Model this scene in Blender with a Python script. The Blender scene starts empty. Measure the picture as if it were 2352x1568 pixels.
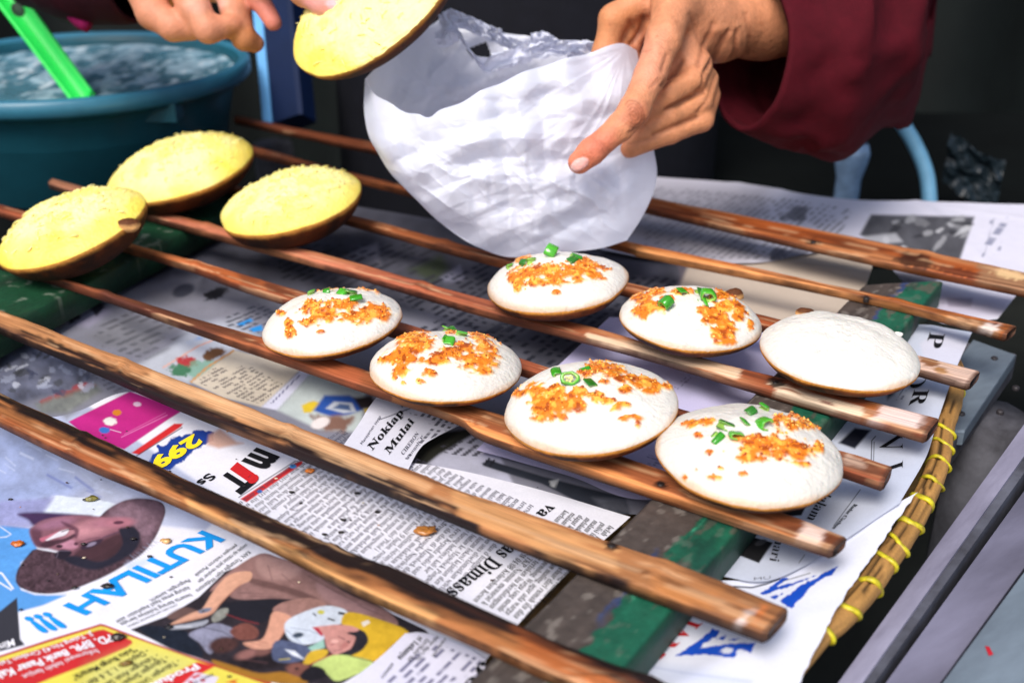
import bpy, bmesh, math, random
import numpy as np
from mathutils import Vector, Matrix
rnd = random.Random(7)
rng = np.random.default_rng(11)
C = bpy.context.scene.collection
sc = bpy.context.scene
# ------------------------------------------------------------------ camera, sky, sun, exposure
FPX, TH, CH = 2526.0, math.atan(1214/2526), 0.302      # focal length in photo pixels, pitch, height above the slats
SN, CS = math.sin(TH), math.cos(TH)
cam = bpy.data.objects.new('camera', bpy.data.cameras.new('camera')); C.objects.link(cam)
cam.location = (0, 0, CH); cam.rotation_euler = (math.pi/2-TH, 0, 0)
cam.data.sensor_width = 36; cam.data.lens = FPX/2352*36
cam.data.clip_start = 0.02; cam.data.clip_end = 200
cam.data.dof.use_dof = True; cam.data.dof.focus_distance = 0.63; cam.data.dof.aperture_fstop = 6.5
sc.camera = cam
w = bpy.data.worlds.new("World"); sc.world = w; w.use_nodes = True
sky = w.node_tree.nodes.new('ShaderNodeTexSky'); sky.sky_type = 'NISHITA'; sky.sun_disc = False
SUN_EL, SUN_AZ = math.radians(52), math.radians(205)   # azimuth measured from +Y towards +X: over the photographer's shoulder
sky.sun_elevation = SUN_EL; sky.sun_rotation = SUN_AZ
sky.air_density = 1.0; sky.dust_density = 3.0; sky.ozone_density = 1.0
w.node_tree.links.new(sky.outputs[0], w.node_tree.nodes['Background'].inputs[0])
w.node_tree.nodes['Background'].inputs[1].default_value = 0.115
sun = bpy.data.objects.new('sun', bpy.data.lights.new('sun', 'SUN')); C.objects.link(sun)
sun.data.energy = 2.3; sun.data.angle = math.radians(28); sun.data.color = (1, .965, .92)
sd = Vector((math.sin(SUN_AZ)*math.cos(SUN_EL), math.cos(SUN_AZ)*math.cos(SUN_EL), math.sin(SUN_EL)))
sun.rotation_euler = (-sd).to_track_quat('-Z', 'Y').to_euler()
sc.view_settings.view_transform = 'Standard'; sc.view_settings.look = 'None'
sc.view_settings.exposure = 0.56; sc.view_settings.gamma = 1
sc.render.engine = 'CYCLES'
sc.cycles.use_denoising = True
sc.cycles.max_bounces = 8; sc.cycles.transparent_max_bounces = 8

# ------------------------------------------------------------------ geometry helpers
def at(px, py, z):                      # the point of the horizontal plane z seen at a photo position (2352 x 1568)
    x = (px-1176)/FPX; v = (py-784)/FPX; d = (CH-z)/(SN+v*CS)
    return np.array((x*d, d*(CS-v*SN), z))
def dp(px, py, d):                      # the point at distance d along the view axis
    x = (px-1176)/FPX; v = (py-784)/FPX
    return np.array((x*d, d*(CS-v*SN), CH-d*(SN+v*CS)))
def pj(P):                              # world points -> photo positions
    P = np.asarray(P, float); y = P[..., 1]; z = P[..., 2]-CH
    f = y*CS-z*SN; dn = -(y*SN+z*CS)
    return np.stack((1176+FPX*P[..., 0]/f, 784+FPX*dn/f), -1)
ZC = {'1': (0, 0, 1.4257), '2': (1000, 0, 1.3835), '4': (0, 900, 1.568), '5': (0, 1700, 1.5207), '6': (1200, 1700, 1.5207),
      'k': (0, 1950, 2.351), 'a': (900, 950, 1.809), 'b': (1900, 950, 1.4257), 'r': (2600, 700, 1.425), 'q': (2500, 1700, 1.4737),
      'g': (3000, 1300, 2.146), 'm': (2400, 2000, 2.138), 'n': (1300, 1500, 1.96), 'p': (0, 1900, 1.792), 's': (500, 2150, 1.12), 'h': (2200, 0, 2.0)}
def Z(k, *xy):                          # measured positions of the enlarged study views -> photo positions
    o = ZC[k]
    r = [((o[0]+xy[i]/o[2])/1.7415, (o[1]+xy[i+1]/o[2])/1.7415) for i in range(0, len(xy), 2)]
    return r if len(r) > 1 else r[0]
def lin(c):
    c = np.asarray(c, float)/255.0
    return np.where(c <= .04045, c/12.92, ((c+.055)/1.055)**2.4)
def smooth(a, b, x):
    t = np.clip((x-a)/(b-a), 0, 1); return t*t*(3-2*t)
def _hash(i, j, k, s):
    n = (i*374761393+j*668265263+k*2147483647+s*1274126177) & 0xFFFFFFFF
    n = ((n ^ (n >> 13))*1274126177) & 0xFFFFFFFF
    return ((n ^ (n >> 16)) & 0xFFFF)/65535.0
def vn(P, s=0):                         # value noise 0..1
    P = np.asarray(P, float); I = np.floor(P).astype(np.int64); F = P-I; F = F*F*(3-2*F); r = 0
    for a in (0, 1):
        for b in (0, 1):
            for c in (0, 1):
                r = r+_hash(I[..., 0]+a, I[..., 1]+b, I[..., 2]+c, s)*(F[..., 0] if a else 1-F[..., 0])*(F[..., 1] if b else 1-F[..., 1])*(F[..., 2] if c else 1-F[..., 2])
    return r
def fbm(P, o=4, s=0):
    P = np.asarray(P, float); r = 0; a = .5; t = 0
    for i in range(o): r = r+a*vn(P*2**i, s+i*17); t += a; a *= .5
    return r/t
def resample(pts, n):
    pts = np.asarray(pts, float); d = np.r_[0, np.cumsum(np.linalg.norm(np.diff(pts, axis=0), axis=1))]
    t = np.linspace(0, d[-1], n); return np.stack([np.interp(t, d, pts[:, i]) for i in range(pts.shape[1])], 1)
def crom(pts, n):                       # smooth curve through points
    pts = np.asarray(pts, float); k = len(pts); P = np.vstack((2*pts[0]-pts[1], pts, 2*pts[-1]-pts[-2])); o = []
    for u in np.linspace(0, k-1-1e-9, n*4):
        i = int(u); t = u-i; a, b, c, d = P[i:i+4]
        o.append(.5*(2*b+(c-a)*t+(2*a-5*b+4*c-d)*t*t+(3*b-a-3*c+d)*t**3))
    return resample(o, n)
def mesh(name, V, F, mat=None, parent=None, col=None, smooth_=True, attr='print'):
    V = np.asarray(V, np.float32).reshape(-1, 3); m = bpy.data.meshes.new(name)
    if isinstance(F, np.ndarray):
        n, k = F.shape; m.vertices.add(len(V)); m.vertices.foreach_set('co', V.ravel())
        m.loops.add(n*k); m.loops.foreach_set('vertex_index', F.astype(np.int32).ravel())
        m.polygons.add(n); m.polygons.foreach_set('loop_start', np.arange(0, n*k, k, dtype=np.int32))
        m.polygons.foreach_set('loop_total', np.full(n, k, np.int32)); m.update(calc_edges=True)
    else:
        m.from_pydata([tuple(map(float, v)) for v in V], [], [tuple(map(int, f)) for f in F])
    if col is not None:
        a = m.color_attributes.new(attr, 'FLOAT_COLOR', 'POINT')
        a.data.foreach_set('color', np.concatenate((col, np.ones((len(col), 1))), 1).astype(np.float32).ravel())
    m.polygons.foreach_set('use_smooth', np.full(len(m.polygons), smooth_)); m.validate()
    o = bpy.data.objects.new(name, m); C.objects.link(o)
    if mat: m.materials.append(mat)
    if parent: o.parent = parent
    return o
def gridF(ny, nx, wrap=False):
    i = np.arange(ny-1)[:, None]; j = np.arange(nx if wrap else nx-1)[None]; k = (j+1) % nx
    return np.stack((i*nx+j, i*nx+k, (i+1)*nx+k, (i+1)*nx+j), -1).reshape(-1, 4)
def tag(o, label=None, cat=None, group=None, kind=None):
    for k, v in (('label', label), ('category', cat), ('group', group), ('kind', kind)):
        if v: o[k] = v
    return o
def thing(name, label, cat, loc=(0, 0, 0), group=None):
    o = bpy.data.objects.new(name, None); C.objects.link(o); o.empty_display_size = .02; o.location = loc
    return tag(o, label, cat, group)
def adopt(o, par):                      # parent while keeping the place
    o.parent = par; o.matrix_parent_inverse = Matrix.Translation(par.location).inverted(); return o
def tube(pts, rad, n=10, caps=True):
    pts = np.asarray(pts, float); rad = np.broadcast_to(rad, len(pts)); T = np.gradient(pts, axis=0)
    T /= np.linalg.norm(T, axis=1)[:, None]; up = np.array((0, 0, 1.)) if abs(T[0][2]) < .9 else np.array((1., 0, 0)); V = []
    for p, t, r in zip(pts, T, rad):
        a = np.cross(up, t); a /= np.linalg.norm(a); b = np.cross(t, a); up = b
        for k in range(n):
            q = 2*math.pi*k/n; V.append(p+r*(a*math.cos(q)+b*math.sin(q)))
    F = [tuple(f) for f in gridF(len(pts), n, True)]
    if caps: F += [tuple(range(n))[::-1], tuple(range((len(pts)-1)*n, len(pts)*n))]
    return np.array(V), F
def lathe(prof, n=48):
    V = [(r*math.cos(2*math.pi*k/n), r*math.sin(2*math.pi*k/n), z) for r, z in prof for k in range(n)]
    return np.array(V), gridF(len(prof), n, True)
def join(parts):
    V, F, o = [], [], 0
    for v, f in parts:
        V.append(np.asarray(v)); F += [tuple(int(i)+o for i in q) for q in f]; o += len(v)
    return np.vstack(V), F

# ------------------------------------------------------------------ paint: flat print, wear, char and some shade as colour on dense meshes
def polydist(px, poly):                 # signed distance, inside positive
    poly = np.asarray(poly, float); n = len(poly); x, y = px[:, 0], px[:, 1]
    ins = np.zeros(len(px), bool); d2 = np.full(len(px), 1e18)
    for i in range(n):
        ax, ay = poly[i]; bx, by = poly[(i+1) % n]
        if ay != by:
            c = ((ay > y) != (by > y)) & (x < (bx-ax)*(y-ay)/(by-ay)+ax); ins ^= c
        ex, ey = bx-ax, by-ay; L = ex*ex+ey*ey+1e-9
        t = np.clip(((x-ax)*ex+(y-ay)*ey)/L, 0, 1); d2 = np.minimum(d2, (x-ax-t*ex)**2+(y-ay-t*ey)**2)
    d = np.sqrt(d2); return np.where(ins, d, -d)
class Paint:
    def __init__(s, P, base):
        s.P = np.asarray(P, float).reshape(-1, 3); s.px = pj(s.P); s.c = np.tile(lin(base), (len(s.P), 1)); s.wq = None; s.curve = False
    def _mix(s, idx, a, col, vary=0, vs=60, seed=0):
        col = lin(col)
        if vary:
            n = fbm(np.c_[s.px[idx]/vs, np.zeros(len(idx))], 3, seed)[:, None]; col = col*(1+vary*(n-.5)*2)
        s.c[idx] = s.c[idx]*(1-a[:, None])+np.clip(col, 0, 1)*a[:, None]
    def poly(s, pts, col, soft=2., al=1., vary=0, vs=60, wob=0, seed=0):
        p = np.asarray(pts, float); m = soft+wob+1
        if s.curve and len(p) > 4:                      # rounded outlines for printed pictures
            p = np.vstack([.5*(2*p1+(p2-p0)*t+(2*p0-5*p1+4*p2-p3)*t*t+(3*p1-p0-3*p2+p3)*t**3) for p0, p1, p2, p3 in zip(np.roll(p, 1, 0), p, np.roll(p, -1, 0), np.roll(p, -2, 0)) for t in (0, .25, .5, .75)])
        k = np.nonzero((s.px[:, 0] > p[:, 0].min()-m) & (s.px[:, 0] < p[:, 0].max()+m) & (s.px[:, 1] > p[:, 1].min()-m) & (s.px[:, 1] < p[:, 1].max()+m))[0]
        if not len(k): return s
        d = polydist(s.px[k], p)
        if wob: d = d+wob*2*(fbm(np.c_[s.px[k]/(wob*2.2), np.full(len(k), seed*1.7)] if s.wq is None else s.wq[k]+seed, 3 if s.wq is None else 4, seed)-.5)*(1 if s.wq is None else 1.9)
        s._mix(k, al*smooth(-soft, soft, d), col, vary, vs, seed); return s
    def ell(s, x, y, rx, ry, col, ang=0, soft=.25, al=1., vary=0, vs=60, wob=0, seed=0):
        R = max(rx, ry)*1.6; k = np.nonzero((abs(s.px[:, 0]-x) < R) & (abs(s.px[:, 1]-y) < R))[0]
        if not len(k): return s
        dx, dy = s.px[k, 0]-x, s.px[k, 1]-y; ca, sa = math.cos(math.radians(ang)), math.sin(math.radians(ang))
        d = 1-np.hypot((dx*ca+dy*sa)/rx, (-dx*sa+dy*ca)/ry)
        if wob: d = d+wob*2*(fbm(np.c_[s.px[k]/(min(rx, ry)*.6), np.full(len(k), seed*1.3)], 3, seed)-.5)
        s._mix(k, al*smooth(-soft, soft, d), col, vary, vs, seed); return s
    def line(s, pts, wd, col, al=1., soft=1.):
        for (ax, ay), (bx, by) in zip(pts[:-1], pts[1:]):
            L = math.hypot(bx-ax, by-ay)+1e-6; nx, ny = -(by-ay)/L*wd/2, (bx-ax)/L*wd/2
            s.poly([(ax+nx, ay+ny), (bx+nx, by+ny), (bx-nx, by-ny), (ax-nx, ay-ny)], col, soft, al)
        return s
    def noise(s, amt, scale, seed=0, stretch=None):
        q = s.P*scale
        if stretch is not None: q = np.stack((s.P@stretch[0]*scale, s.P@stretch[1]*scale*.12, s.P[:, 2]*scale), -1)
        s.c = np.clip(s.c*(1+amt*2*(fbm(q, 4, seed)-.5))[:, None], 0, 1); return s
    def greek(s, pts, pitch, d, col=(60, 60, 70), al=.8, seed=0, soft=2):   # text too far away to read: broken dark lines
        k = np.nonzero(polydist(s.px, pts) > 0)[0]
        if not len(k): return s
        d = np.asarray(d, float); d = d/np.linalg.norm(d); e = np.array((d[1], -d[0]))
        a, b = s.P[k, :2]@d, s.P[k, :2]@e; r = np.floor(b/pitch); ph = b/pitch-r
        wd = vn(np.c_[a/(pitch*.45), r*7.3, np.zeros(len(k))], seed); gap = vn(np.c_[a/(pitch*2.2), r*3.1, np.ones(len(k))], seed+5)
        m = smooth(.12, .25, ph)*(1-smooth(.6, .75, ph))*smooth(.25, .5, wd)*smooth(.22, .3, gap)*al
        s._mix(k, m, col); return s

# ------------------------------------------------------------------ materials
def mat(name, color=(128, 128, 128), rough=.6, attr=None, spec=.4, noise=0, nscale=60, stretch=(1, 1, 1), bump=0, bscale=400, sss=0, coat=0, trans=0, rgb2=None, rotz=0, bdist=.001):
    m = bpy.data.materials.new(name); m.use_nodes = True; nt = m.node_tree; N = nt.nodes; L = nt.links
    b = N['Principled BSDF']; b.inputs['Roughness'].default_value = rough; b.inputs['Specular IOR Level'].default_value = spec
    geo = N.new('ShaderNodeTexCoord'); mp = N.new('ShaderNodeMapping'); mp.inputs['Scale'].default_value = stretch
    if rotz:
        vr = N.new('ShaderNodeVectorRotate'); vr.rotation_type = 'Z_AXIS'; vr.inputs['Angle'].default_value = rotz
        L.new(geo.outputs['Object'], vr.inputs[0]); L.new(vr.outputs[0], mp.inputs[0])
    else: L.new(geo.outputs['Object'], mp.inputs[0])
    if attr:
        c = N.new('ShaderNodeAttribute'); c.attribute_name = attr; src = c.outputs['Color']
    else:
        c = N.new('ShaderNodeRGB'); c.outputs[0].default_value = (*lin(color), 1); src = c.outputs[0]
    if noise:
        n = N.new('ShaderNodeTexNoise'); n.inputs['Scale'].default_value = nscale; n.inputs['Detail'].default_value = 6; n.inputs['Roughness'].default_value = .65
        L.new(mp.outputs[0], n.inputs['Vector'])
        mx = N.new('ShaderNodeMix'); mx.data_type = 'RGBA'
        if rgb2:
            r = N.new('ShaderNodeValToRGB'); r.color_ramp.elements[0].position = .5-.25; r.color_ramp.elements[1].position = .5+.2
            L.new(n.outputs['Fac'], r.inputs[0]); L.new(r.outputs[0], mx.inputs['Factor']); L.new(src, mx.inputs['A'])
            mx.inputs['B'].default_value = (*lin(rgb2), 1); src = mx.outputs['Result']
        else:
            r = N.new('ShaderNodeMapRange'); r.inputs['From Min'].default_value = .25; r.inputs['From Max'].default_value = .75
            r.inputs['To Min'].default_value = 1-noise; r.inputs['To Max'].default_value = 1+noise
            v = N.new('ShaderNodeVectorMath'); v.operation = 'SCALE'; L.new(n.outputs['Fac'], r.inputs[0])
            L.new(src, v.inputs[0]); L.new(r.outputs[0], v.inputs['Scale']); src = v.outputs[0]
    L.new(src, b.inputs['Base Color'])
    if bump:
        n2 = N.new('ShaderNodeTexNoise'); n2.inputs['Scale'].default_value = bscale; n2.inputs['Detail'].default_value = 5
        L.new(mp.outputs[0], n2.inputs['Vector']); bp = N.new('ShaderNodeBump'); bp.inputs['Strength'].default_value = bump; bp.inputs['Distance'].default_value = bdist
        L.new(n2.outputs['Fac'], bp.inputs['Height']); L.new(bp.outputs[0], b.inputs['Normal'])
    if sss:
        b.inputs['Subsurface Weight'].default_value = sss; b.inputs['Subsurface Radius'].default_value = (1, .4, .2); b.inputs['Subsurface Scale'].default_value = .004
    if coat: b.inputs['Coat Weight'].default_value = coat; b.inputs['Coat Roughness'].default_value = .15
    if trans:
        t = N.new('ShaderNodeBsdfTranslucent'); ms = N.new('ShaderNodeMixShader'); ms.inputs[0].default_value = trans
        L.new(src, t.inputs[0]); L.new(b.outputs[0], ms.inputs[1]); L.new(t.outputs[0], ms.inputs[2]); L.new(ms.outputs[0], N['Material Output'].inputs[0])
    return m
U = np.array((.833, -.553, 0.)); Vd = np.array((.553, .833, 0.))      # along the slats (to their right ends), along the crossbars (away)
M = {
 'paper': mat('newsprint', attr='print', rough=.85, spec=.15, noise=.05, nscale=900, trans=.12),
 'bamboo': mat('bamboo', attr='print', rough=.55, spec=.22, noise=.42, nscale=60, stretch=(.25, 16, 16), rotz=.586, bump=.8, bscale=50, bdist=.0006),
 'cake': mat('rice_cake', attr='print', rough=.42, spec=.4, noise=.05, nscale=260, bump=.8, bscale=420, sss=.12),
 'crumb': mat('fried_crumb', attr='print', rough=.32, spec=.5, noise=.25, nscale=900, sss=.1),
 'chili': mat('chili_skin', attr='print', rough=.18, spec=.6, noise=.1, nscale=600),
 'skin': mat('skin', attr='print', rough=.5, spec=.35, noise=.14, nscale=170, bump=.7, bscale=620, sss=.10),
}
# ------------------------------------------------------------------ setting: table, ground, back of the stall
ZT = -.050
def slab(name, quad, z, th, m, parent=None, paint=None, n=(2, 2)):   # a board with bevelled top edges, from four photo positions on plane z
    P = [at(*q, z) for q in quad]; c = sum(P)/4; bt = 0.0012; V = []
    for k, (zz, ins) in enumerate(((-th, 0), (-bt, 0), (0, bt))):
        for p in P:
            d = c-p; d = d/np.linalg.norm(d); V.append(p+d*ins*1.4+np.array((0, 0, zz)))
    F = [(3, 2, 1, 0), (8, 9, 10, 11)]
    for a in (0, 4):
        for j in range(4): F.append((a+j, a+(j+1) % 4, a+4+(j+1) % 4, a+4+j))
    return mesh(name, V, F, m, parent, smooth_=False)
m_board = mat('weathered_grey_board', (104, 106, 118), .7, noise=.35, nscale=22, stretch=(1, 1, 1), rgb2=(48, 46, 50), bump=.5, bscale=160, spec=.3)
m_boardL = mat('worn_lavender_board', (168, 165, 186), .65, noise=.3, nscale=26, stretch=(1, .18, 1), rotz=.75, rgb2=(88, 84, 100), bump=.4, bscale=200, spec=.3)
m_boardM = mat('streaked_grey_board', (124, 122, 142), .6, noise=.4, nscale=16, stretch=(1, .25, 1), rotz=.95, rgb2=(66, 64, 76), bump=.4, bscale=200, spec=.3)
m_boardB = mat('blue_grey_board', (128, 142, 154), .6, noise=.3, nscale=14, stretch=(1, .3, 1), rotz=.95, rgb2=(76, 84, 94), bump=.4, bscale=200, spec=.3)
m_dark = mat('dark_grey_board', (98, 98, 106), .8, noise=.35, nscale=40, rgb2=(56, 55, 60), bump=.5, bscale=200, spec=.2)  # dark grey mottled with a darker grey
m_void = mat('dark_stall_cloth', (5, 8, 8), .9, noise=.4, nscale=9, spec=.1)
m_ground = mat('dark_ground', (30, 32, 30), .9, noise=.4, nscale=5, spec=.1)
g = mesh('ground', [(-40, -40, -.8), (40, -40, -.8), (40, 40, -.8), (-40, 40, -.8)], [(0, 1, 2, 3)], m_ground, smooth_=False); tag(g, kind='structure')
table = thing('wooden_table', 'weathered grey plank table under the round tray, its corner at the right', 'table', (.2, .5, ZT-.02))
def tb(*a, **k): return adopt(slab(*a, **k), table)
tb('plank', [(2336, 812), (1700, 1690), (-500, 1690), (1050, 505)], ZT, .02, m_dark)
tb('plank', [(2334, 813), (2216, 990), (2090, 985), (2236, 778)], ZT+.0025, .010, m_boardB)
tb('edge_rail', [(2427, 870), (1757, 1800), (1815, 1800), (2478, 870)], ZT+.008, .03, m_boardL)
tb('edge_rail', [(2480, 870), (1817, 1800), (1843, 1800), (2506, 870)], ZT+.006, .03, m_board)
tb('plank', [(2530, 880), (1866, 1800), (1990, 1800), (2690, 840)], ZT+.002, .02, m_boardM)
tb('plank', [(2700, 840), (1992, 1800), (2480, 1800), (2900, 1100)], ZT+.007, .02, m_boardB)
fk = at(*Z('q', 2145, 1330), ZT+.0075); adopt(mesh('paint_fleck', [fk+np.array(q) for q in ((-.0012, -.003, 0), (.0012, -.0022, 0), (.0014, .003, 0), (-.0004, .0036, 0), (0, 0, .0005))], [(0, 1, 4), (1, 2, 4), (2, 3, 4), (3, 0, 4)], mat('red_fleck', (176, 24, 40), .6, noise=.2)), table)
m_screw = mat('rusty_screw', (44, 40, 42), .5, noise=.2)
for q in Z('g', 2100, 280, 2285, 530, 1815, 755, 2150, 735):
    p = at(*q, ZT+.0035); v, f = lathe([(0, .0008), (.0018, .0006), (.0024, 0), (.0024, -.002)], 10)
    adopt(mesh('screw_head', v+p, [tuple(x) for x in f], m_screw), table)
for sx, sy in ((.33, .66), (-.75, .60), (.05, .15), (-.3, 1.35)):
    adopt(mesh('leg', *tube([(sx, sy, ZT-.021), (sx, sy, -.8)], .025, 8), m_dark), table)
m_cloth = mat('dark_green_tarpaulin', (9, 15, 14), .7, noise=.5, nscale=6, spec=.25)
xx, zz = np.meshgrid(np.linspace(-3.4, 3.4, 340), np.linspace(-.8, 2.4, 40)); yy = 2.5+.05*np.sin(xx*17+1.5*np.sin(xx*3.1))+.07*np.sin(xx*6.3+zz*.9)+.03*(fbm(np.stack((xx*4, zz*3, xx*0), -1), 3, 5)-.5)
Vc = np.concatenate((np.stack((xx, yy, zz), -1).reshape(-1, 3), np.stack((xx, yy+.004, zz), -1).reshape(-1, 3)), 0)
wall = mesh('tarpaulin', Vc, np.vstack((gridF(40, 340), gridF(40, 340)[:, ::-1]+40*340)), m_cloth)
tag(wall, 'dark green tarpaulin hanging in folds across the back of the stall', 'tarpaulin')

# ------------------------------------------------------------------ tray: woven floor and bound bamboo rim
rimp = [(2192, 850), (2188, 918), (2168, 984), (2156, 1062), (2133, 1124), (2106, 1179), (2075, 1233), (2036, 1288), (1993, 1350), (1934, 1417), (1884, 1456), (1849, 1494)]
RZ = -.033
W3 = np.array([at(*p, RZ) for p in rimp])
A_ = np.c_[2*W3[:, :2], np.ones(len(W3))]; s_ = np.linalg.lstsq(A_, (W3[:, :2]**2).sum(1), rcond=None)[0]
RC = s_[:2]; RR = math.sqrt(s_[2]+RC@RC)
tray = thing('winnowing_tray', 'round bamboo tray lined with newspaper, rim bound with yellow ties', 'tray', (RC[0], RC[1], ZT))
fl = [(640, 490), (1300, 600), (2080, 750), (2150, 800)]+rimp[1:]+[(1780, 1600), (1700, 1660), (-200, 1660), (-200, 900)]
m_weave = mat('woven_bamboo', (120, 96, 58), .8, noise=.4, nscale=120, stretch=(1, 1, 1), bump=.6, bscale=220, spec=.2)
P = [at(*q, ZT+.004) for q in fl]; n = len(P)
adopt(mesh('woven_floor', P+[p-np.array((0, 0, .003)) for p in P], [tuple(range(n))[::-1], tuple(range(n, 2*n))]+[(i, (i+1) % n, n+(i+1) % n, n+i) for i in range(n)], m_weave, smooth_=False), tray)
rc = crom([at(2080, 742, RZ-.012), at(2150, 790, RZ-.008)]+list(W3)+[at(1780, 1580, RZ), at(1690, 1670, RZ), at(1560, 1790, RZ)], 260)
TT = np.gradient(rc, axis=0); TT /= np.linalg.norm(TT, axis=1)[:, None]
NN = np.stack((TT[:, 1], -TT[:, 0], np.zeros(len(TT))), 1); BB = np.cross(NN, TT); BB *= np.sign(BB[:, 2:3])
k = 28; q = np.linspace(0, 2*math.pi, k, endpoint=False); s = np.linspace(0, 1, 260)
rr = .0061*(1+.05*np.sin(3*q)[None]+.12*(fbm(np.stack(np.broadcast_arrays(s[:, None]*60, np.cos(q)[None]*2, np.sin(q)[None]*2), -1), 3, 5)-.5))
V = rc[:, None]+rr[..., None]*(NN[:, None]*np.cos(q)[None, :, None]+BB[:, None]*np.sin(q)[None, :, None])
pt = Paint(V, (166, 122, 66)); gN = fbm(np.stack(np.broadcast_arrays(s[:, None]*22, q[None]*5.5, s[:, None]*0), -1), 4, 9).reshape(-1)
pt.c *= (1+.9*(gN-.5))[:, None]
crk = smooth(.60, .68, fbm(np.stack(np.broadcast_arrays(s[:, None]*16, q[None]*9, s[:, None]*0), -1), 3, 23)).reshape(-1)*smooth(.6, 1.1, np.broadcast_to(q[None], (260, k)).reshape(-1))*(1-smooth(2.0, 2.6, np.broadcast_to(q[None], (260, k)).reshape(-1)))
pt.c = pt.c*(1-crk[:, None]*.85)
V = V-(crk.reshape(260, k)*.0012)[..., None]*(NN[:, None]*np.cos(q)[None, :, None]+BB[:, None]*np.sin(q)[None, :, None])
adopt(mesh('rim_band', V, gridF(260, k, True), mat('split_bamboo', attr='print', rough=.6, noise=.2, nscale=700, bump=.5, bscale=900), None, pt.c), tray)
m_tie = mat('yellow_plastic_tie', (226, 216, 34), .42, noise=.3, nscale=260, rgb2=(150, 128, 40))
pr = pj(rc)
for (x, y) in [(2189, 893), *Z('q', 1885, 45, 1870, 135, 1850, 235, 1805, 345, 1745, 455, 1665, 590, 1590, 700, 1510, 800, 1410, 930, 1300, 1080, 1165, 1220), (1800, 1560)]:
    i = int(np.argmin(np.hypot(pr[:, 0]-x, pr[:, 1]-y))); i = min(max(i, 6), 250); rv = rnd.uniform(-.9, .5); tw = rnd.uniform(.0028, .0062); hw = rnd.uniform(.8, 1.25); VV = []; nq = 30
    for a in range(nq):
        t = 2*math.pi*a/nq; ctr = rc[i]+TT[i]*tw*math.sin(t+rv); u_ = NN[i]*math.cos(t)+BB[i]*math.sin(t)
        for du, dr in ((-.0016, .0072), (0, .0078), (.0016, .0072), (.0016, .0060), (-.0016, .0060)): VV.append(ctr+TT[i]*du*hw+u_*(dr-.0004+.0007*math.sin(3*t+rv*9)))
    F = [(a*5+b, a*5+(b+1) % 5, ((a+1) % nq)*5+(b+1) % 5, ((a+1) % nq)*5+b) for a in range(nq) for b in range(5)]
    adopt(mesh('plastic_tie', VV, F, m_tie), tray)

# ------------------------------------------------------------------ rack: bamboo slats nailed on two crossbars
TS = .0078
rack = thing('bamboo_rack', 'rack of eight bamboo slats nailed on two green crossbars', 'rack', at(1100, 800, 0))
SL = [  # upper edge, lower silhouette (photo positions)
 ([(-130, 838), (0, 899), (161, 971), (366, 1066), (566, 1157), (689, 1214), (931, 1312), (1195, 1429), (1550, 1572), (1700, 1632)],
  [(-130, 915), (0, 984), (205, 1084), (378, 1156), (566, 1243), (689, 1305), (804, 1365), (1120, 1505), (1255, 1568), (1480, 1665)]),
 ([(-130, 655), (0, 709), (183, 780), (469, 890), (689, 980), (804, 1022), (1089, 1130), (1550, 1290), (1808, 1390)],
  [(-130, 716), (0, 770), (205, 857), (432, 956), (689, 1060), (930, 1160), (1172, 1262), (1378, 1341), (1550, 1405), (1751, 1481)]),
 ([(-130, 545), (0, 592), (443, 725), (834, 843), (1150, 948), (1450, 1050), (1739, 1150), (1942, 1225)],
  [(-130, 572), (0, 620), (161, 668), (461, 775), (834, 905), (1044, 976), (1131, 1026), (1550, 1167), (1903, 1286)]),
 ([(0, 468), (120, 500), (315, 561), (366, 574), (685, 663), (1204, 823), (1562, 932), (1931, 1030), (2046, 1066)],
  [(-8, 500), (100, 530), (410, 619), (608, 690), (1192, 866), (1554, 972), (2021, 1131)]),
 ([(120, 408), (240, 440), (354, 478), (790, 592), (942, 636), (1091, 677), (1373, 750), (1607, 815), (2153, 958)],
  [(115, 436), (338, 509), (500, 556), (804, 640), (1091, 726), (1441, 819), (1723, 904), (2119, 1021)]),
 ([(330, 372), (807, 490), (1114, 573), (1441, 645), (1792, 731), (2248, 847)],
  [(330, 398), (782, 517), (1100, 606), (1425, 682), (1792, 778), (2218, 900)]),
 ([(420, 292), (588, 334), (823, 398), (1425, 547), (1493, 563), (1864, 640), (2333, 744)],
  [(420, 322), (588, 364), (923, 450), (1410, 576), (1493, 599), (2017, 706), (2303, 787)]),
 ([(540, 262), (806, 316), (1200, 388), (1493, 451), (1968, 541), (2352, 622), (2430, 640)],
  [(540, 288), (806, 346), (1200, 430), (1493, 496), (1864, 582), (2130, 640), (2352, 686), (2425, 702)])]
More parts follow.
